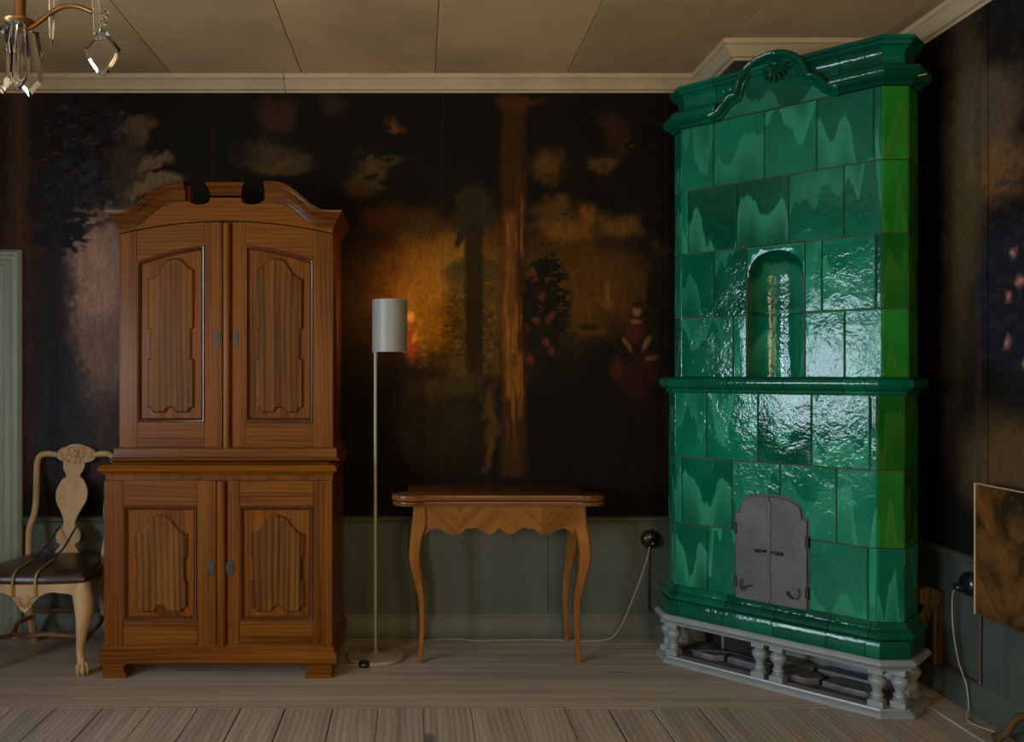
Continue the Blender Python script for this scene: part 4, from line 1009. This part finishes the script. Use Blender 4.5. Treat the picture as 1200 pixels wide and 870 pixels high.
# seat frame, cushion
def seat_outline(w0, w1, yf, yb, bow=.03, n=10):
    pts = []
    for i in range(n+1):
        t = -1+2*i/n; pts.append((CHX+w0*t, yf-bow*(1-t*t)))
    pts += [(CHX+w0*.99+.01, yf+.05), (CHX+w1, yb), (CHX-w1, yb), (CHX-w0*.99-.01, yf+.05)]
    return pts
so = seat_outline(.235, .165, 3.55, 3.945)
fa = []                                                     # shaped front rail
n = 24
for i in range(n+1):
    t = -1+2*i/n; a = abs(t)
    zb = .345-.075*math.exp(-(t/.16)**2)+ (-.005 if a < .5 else 0)-.035*max(0, (a-.72)/.28)+.010*math.exp(-((a-.42)/.12)**2)
    fa.append((CHX+.235*t, 3.55-.03*(1-t*t), zb))
rs = [[(x_, y_, z_) , (x_, y_, .385), (x_, y_+.026, .385), (x_, y_+.026, z_)] for x_, y_, z_ in fa]
hpt(MB().rings(rs), 'front_rail', 'chair', bevel=.003)
for s in (-1, 1):
    rs = [[(CHX+s*.247, 3.575, .31), (CHX+s*.247, 3.575, .385), (CHX+s*.222, 3.575, .385), (CHX+s*.222, 3.575, .31)], [(CHX+s*.21, 3.75, .335), (CHX+s*.21, 3.75, .385), (CHX+s*.185, 3.75, .385), (CHX+s*.185, 3.75, .335)], [(CHX+s*.172, 3.925, .33), (CHX+s*.172, 3.925, .385), (CHX+s*.147, 3.925, .385), (CHX+s*.147, 3.925, .33)]]
    hpt(MB().rings(rs), 'side_rail', 'chair', bevel=.003)
hpt(MB().box(CHX-.15, CHX+.15, 3.915, 3.94, .33, .385), 'back_rail', 'chair')
cu = MB(); rings_ = []; sc_c = (CHX, 3.745)
so2 = [tuple(p) for p in crom2(so[:11], 2)]+[(so[11][0]+.004, so[11][1]+.05)]+[(CHX+.19, 3.80), (CHX+.165, 3.93), (CHX+.08, 3.945), (CHX-.08, 3.945), (CHX-.165, 3.93), (CHX-.19, 3.80)]+[(so[14][0]-.004, so[14][1]+.05)]
for k_, z in ((.97, .382), (1.0, .388), (1.005, .398), (.99, .412), (.94, .426), (.84, .436), (.66, .442), (.40, .445), (.12, .446)): rings_.append([(sc_c[0]+(a-sc_c[0])*k_, sc_c[1]+(b-sc_c[1])*k_, z) for a, b in so2])
hpt(cu.rings(rings_), 'seat_cushion', 'leather', smooth=60)
shl = MB()
for k in range(9):
    a = PI+PI*k/8+.0; L = .030
    a2 = PI*(.95-1.9*k/8)/1+PI/2
    d = Vector((math.sin((k-4)*.42), 0, -math.cos((k-4)*.42))); rot = Matrix.Rotation((k-4)*-.42, 3, 'Y')
    shl.ell((CHX+d.x*.020, 3.519, .322+d.z*.022+.006), (.0055, .008, .022), 8, 5, rot)
shl.ell((CHX, 3.518, .334), (.014, .008, .010))
hpt(shl, 'shell_carving', 'chair', smooth=60)
for s in (-1, 1):                                           # cabriole front legs with claw feet
    X = CHX+s*.214
    P = [(X-s*.004, 3.582, .378), (X+s*.004, 3.572, .34), (X+s*.016, 3.556, .29), (X+s*.016, 3.552, .235), (X+s*.004, 3.562, .165), (X-s*.006, 3.575, .10), (X-s*.004, 3.577, .065), (X+s*.006, 3.564, .03)]
    C = crom(P, 4); R = [float(np.interp(p[2], [0, .04, .07, .10, .15, .21, .27, .32, .38], [.019, .019, .0165, .017, .021, .029, .038, .042, .036])) for p in C]
    lg = hpt(MB().tube(C, R, 12), 'front_leg', 'chair', smooth=60)
    ft = MB().ell((X+s*.010, 3.560, .024), (.022, .025, .0235), 12, 8)
    for k in range(4):
        a = math.radians(200+k*47); cxx, cyy = X+s*.010, 3.560
        ft.tube([(cxx+.012*math.cos(a), cyy+.012*math.sin(a), .052), (cxx+.024*math.cos(a), cyy+.026*math.sin(a), .036), (cxx+.026*math.cos(a), cyy+.029*math.sin(a), .018), (cxx+.022*math.cos(a), cyy+.025*math.sin(a), .003)], [.007, .006, .005, .003], 6)
    hpt(ft, 'claw_foot', 'chair', lg, smooth=60)
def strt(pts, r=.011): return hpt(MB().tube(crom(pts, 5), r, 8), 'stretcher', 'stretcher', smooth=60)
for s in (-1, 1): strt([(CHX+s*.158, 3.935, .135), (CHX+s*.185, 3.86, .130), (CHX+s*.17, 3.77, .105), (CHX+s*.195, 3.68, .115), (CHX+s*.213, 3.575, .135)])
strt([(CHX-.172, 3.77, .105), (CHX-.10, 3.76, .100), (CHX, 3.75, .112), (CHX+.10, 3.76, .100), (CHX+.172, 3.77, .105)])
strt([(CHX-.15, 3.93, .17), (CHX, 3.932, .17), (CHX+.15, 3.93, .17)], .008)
# ribbons tied across the chair
def ribbon(name, label, pts, mat):
    C = crom(pts, 5); mb = MB()
    mb.rings([[(p[0]-.005, p[1], p[2]+.0008), (p[0]+.005, p[1], p[2]+.0008), (p[0]+.005, p[1]+.0006, p[2]-.0008), (p[0]-.005, p[1]+.0006, p[2]-.0008)] for p in C])
    o = mb.build(name, M[mat]); tag(o, label, 'ribbon'); return recenter(o)
for dx, nm, m1 in ((-.045, 'running to the seat rail beside the shell', 'ribbon_dark'), (.045, 'crossing over the shell end of the seat', 'ribbon_dark')):
    q = S7(365 if dx < 0 else 462, 548); p0 = (q[0], yb_at(q[1])-.012, q[1])
    tgt = CHX+(-.048 if dx < 0 else .045); ex = tgt
    rb1 = thing('ribbon', 'narrow ribbon tied round the chair splat '+nm, 'ribbon', (ex, 3.7, .43)); 
    upper = [p0, ((p0[0]*.55+ex*.45), 3.82, .482), (p0[0]*.25+ex*.75, 3.70, .4515)]
    lo_ = [(p0[0]*.25+ex*.75, 3.70, .451), (ex+.0, 3.62, .4465), (ex, 3.558, .4395), (ex, 3.527, .426), (ex, 3.513, .402), (ex, 3.512, .36), (ex, 3.516, .335)]
    for nm2, pts, mm in (('ribbon_upper', upper, 'ribbon_dark'), ('ribbon_lower', lo_, 'ribbon')):
        C = crom(pts, 6)
        MB().rings([[(p[0]-.005, p[1]-.0006, p[2]-.0008), (p[0]+.005, p[1]-.0006, p[2]-.0008), (p[0]+.005, p[1]+.0006, p[2]+.0016), (p[0]-.005, p[1]+.0006, p[2]+.0016)] for p in C]).build(nm2, M[mm], rb1)

# ------------------------------------------------------------------ mottled screen by the right wall
def mottled():
    t = NT('mottled_lacquer'); c = t.coords()
    n1 = t.noise(c, 6, 5, .65, .8); n2 = t.noise(c, 26, 4, .6); n3 = t.noise(c, 3.5, 2)
    col = t.mix(t.ramp(n1, .32, .68), (.016,.006,.002), (.15,.055,.011)); col = t.mix(t.math('MULTIPLY', t.ramp(n2, .55, .75), t.ramp(n3, .45, .65)), col, (.33,.20,.085))
    t.bump(n2, .15, .003); return t.out(col, .38)
M['mottled'] = mottled()
XP = 1.965; yl = XP/.653
scr = thing('pole_screen', 'mottled brown lacquered panel with pale thin edge standing by the right wall', 'screen', (XP+.02, 2.72, 0))
zt_, zb_ = pz(567, yl), pz(719, yl)
MB().box(XP, XP+.010, yl-.50, yl, zb_, zt_).build('panel', M['mottled'], scr, bevel=.001, seg=1)
ed = MB(); t_ = .004
ed.box(XP-.003, XP+.013, yl, yl+t_, zb_-.002, zt_+.002); ed.box(XP-.003, XP+.013, yl-.50, yl, zt_, zt_+.003); ed.box(XP-.003, XP+.013, yl-.504, yl-.50, zb_-.002, zt_+.002)
ed.build('edge_strip', M['cornice'], scr)
MB().tube([(XP+.024, 2.70, .12), (XP+.024, 2.70, .92)], .011, 12).build('pole', M['rough_wood'], scr, smooth=60)
for a in (118, 238, 358):
    a = math.radians(a); d = Vector((math.cos(a)*.24, math.sin(a)*1.0, 0))
    if a > 5: d = Vector((.04, 0, 0))
    b = Vector((XP+.024, 2.70, 0)); e = d*.2
    MB().tube(crom([tuple(b+Vector((0,0,.15))), tuple(b+e*.55+Vector((0,0,.13))), tuple(b+e*.9+Vector((0,0,.05))), tuple(b+e*1.12+Vector((0,0,.018)))], 5), [.014]*6+[.012]*5+[.013]*3+[.018]*2, 10).build('foot', M['rough_wood'], scr, smooth=60)
# timber bracket behind the stove
br = thing('timber_bracket', 'rough brown timber bracket on the wall behind the stove side', 'bracket', (2.03, 3.36, .12))
MB().box(2.012, XR-.0135, 3.335, 3.375, .118, .40).build('post', M['rough_wood'], br, bevel=.003)
MB().prism([(1.955, .355), (2.04, .355), (2.055, .40), (1.99, .425), (1.955, .41)], 3.33, 3.38).build('cap', M['rough_wood'], br, bevel=.004)
MB().tube([(2.02, 3.352, .36), (1.94, 3.352, .20)], .022, 4).build('strut', M['rough_wood'], br)

# ------------------------------------------------------------------ chandelier
CC = (-.95, 1.50)
cd = thing('chandelier', 'brass chandelier hung with clear cut-crystal drops below the ceiling', 'chandelier', (CC[0], CC[1], 1.70))
def dpt(mb, name, mat, parent=None, **k): return mb.build(name, M[mat], parent or cd, **k)
dpt(MB().lathe([(.004, 1.70), (.018, 1.71), (.03, 1.74), (.02, 1.78), (.014, 1.80), (.04, 1.83), (.045, 1.86), (.02, 1.90), (.012, 1.95), (.03, 2.02), (.012, 2.08), (.01, 2.25), (.006, 2.30)], (CC[0], CC[1], 0), 20), 'stem', 'brass', smooth=50)
dpt(MB().tube([(CC[0], CC[1], 2.29), (CC[0], CC[1], ZC-.03)], .005), 'chain', 'brass')
dpt(MB().lathe([(.05, ZC-.001), (.045, ZC-.02), (.02, ZC-.035), (.005, ZC-.04)], (CC[0], CC[1], 0), 20), 'ceiling_rose', 'brass', smooth=50)
def faceted(outline, depth, bev, plane_a, c):
    # flat drop: outline in (s,z), s runs along direction plane_a
    ca, sa = math.cos(plane_a), math.sin(plane_a); rs = []
    for d, t in ((bev, -depth), (0, -.0015), (0, .0015), (bev, depth)):
        rs.append([(c[0]+ca*s-sa*t, c[1]+sa*s+ca*t, c[2]+z) for s, z in inset(outline, d)])
    return MB().rings(rs)
ALM = [(0, .045), (.008, .040), (.012, .030), (.020, .022), (.031, .008), (.029, -.002), (.024, -.014), (.016, -.026), (.009, -.036), (0, -.041)]
ALM = ALM+[(-a, b) for a, b in ALM[-2:0:-1]]
COF = [(a*1.25, b*1.15) for a, b in [(0, .055), (.012, .05), (.018, .01), (.016, -.03), (0, -.052), (-.016, -.03), (-.018, .01), (-.012, .05)]]
def arm(phi, first):
    ca, sa = math.cos(phi), math.sin(phi)
    P = lambda r, z, s=0: (CC[0]+ca*r-sa*s, CC[1]+sa*r+ca*s, z)
    am_ = dpt(MB().tube(crom([P(.03, 1.85), P(.10, 1.905), P(.17, 1.885), P(.225, 1.858), P(.262, 1.858), P(.295, 1.880), P(.322, 1.897), P(.350, 1.899), P(.378, 1.889)], 5), .0045, 8), 'arm', 'brass', smooth=60)
    b = P(.25, 0)
    dpt(MB().lathe([(.006, 1.852), (.016, 1.862), (.026, 1.868), (.027, 1.872), (.010, 1.873), (.0095, 1.885), (.0105, 1.915), (.0085, 1.916)], (b[0], b[1], 0), 16), 'candle_cup', 'brass', am_, smooth=50)
    dpt(MB().lathe([(.0075, 1.916), (.0075, 2.0), (.004, 2.003), (.001, 2.006)], (b[0], b[1], 0), 12), 'candle', 'wax', am_, smooth=50)
    tang = phi+(.0 if first else PI/2)
    for r, z, out, dep, tw, s in ((.395, 1.817, ALM, .004, .1, 0), (.262, 1.802, COF, .010, .3, .01), (.228, 1.797, COF, .010, -.3, -.015), (.262, 1.80, COF, .009, 1.2, -.03)):
        dpt(faceted(out, dep, .006, tang+tw, P(r, z, s)), 'crystal_drop', 'crystal', am_)
    for r, z in ((.400, 1.885), (.398, 1.872), (.262, 1.862), (.228, 1.856)):
        dpt(MB().ell(P(r, z), (.007, .007, .008), 6, 4), 'crystal_bead', 'crystal', am_)
    dpt(MB().rings([[tuple(Vector(P(.305+.006*math.cos(2*PI*i/6)*k, z))+Vector((-sa, ca, 0))*(.006*k*math.sin(2*PI*i/6))) for i in range(6)] for k, z in ((.3, 1.96), (1, 1.93), (1, 1.87), (.7, 1.845), (.15, 1.826))]), 'crystal_spike', 'crystal', am_)
    dpt(MB().rings([[tuple(Vector(P(rr+.006*math.cos(2*PI*i/6), z))+Vector((-sa, ca, 0))*(.004*math.sin(2*PI*i/6))) for i in range(6)] for rr, z in ((.37, 1.98), (.381, 1.93), (.384, 1.89), (.386, 1.85), (.389, 1.838))]), 'crystal_prism', 'crystal', am_)
for k in (0, 110, 180, 250): arm(math.radians(k), k == 0)
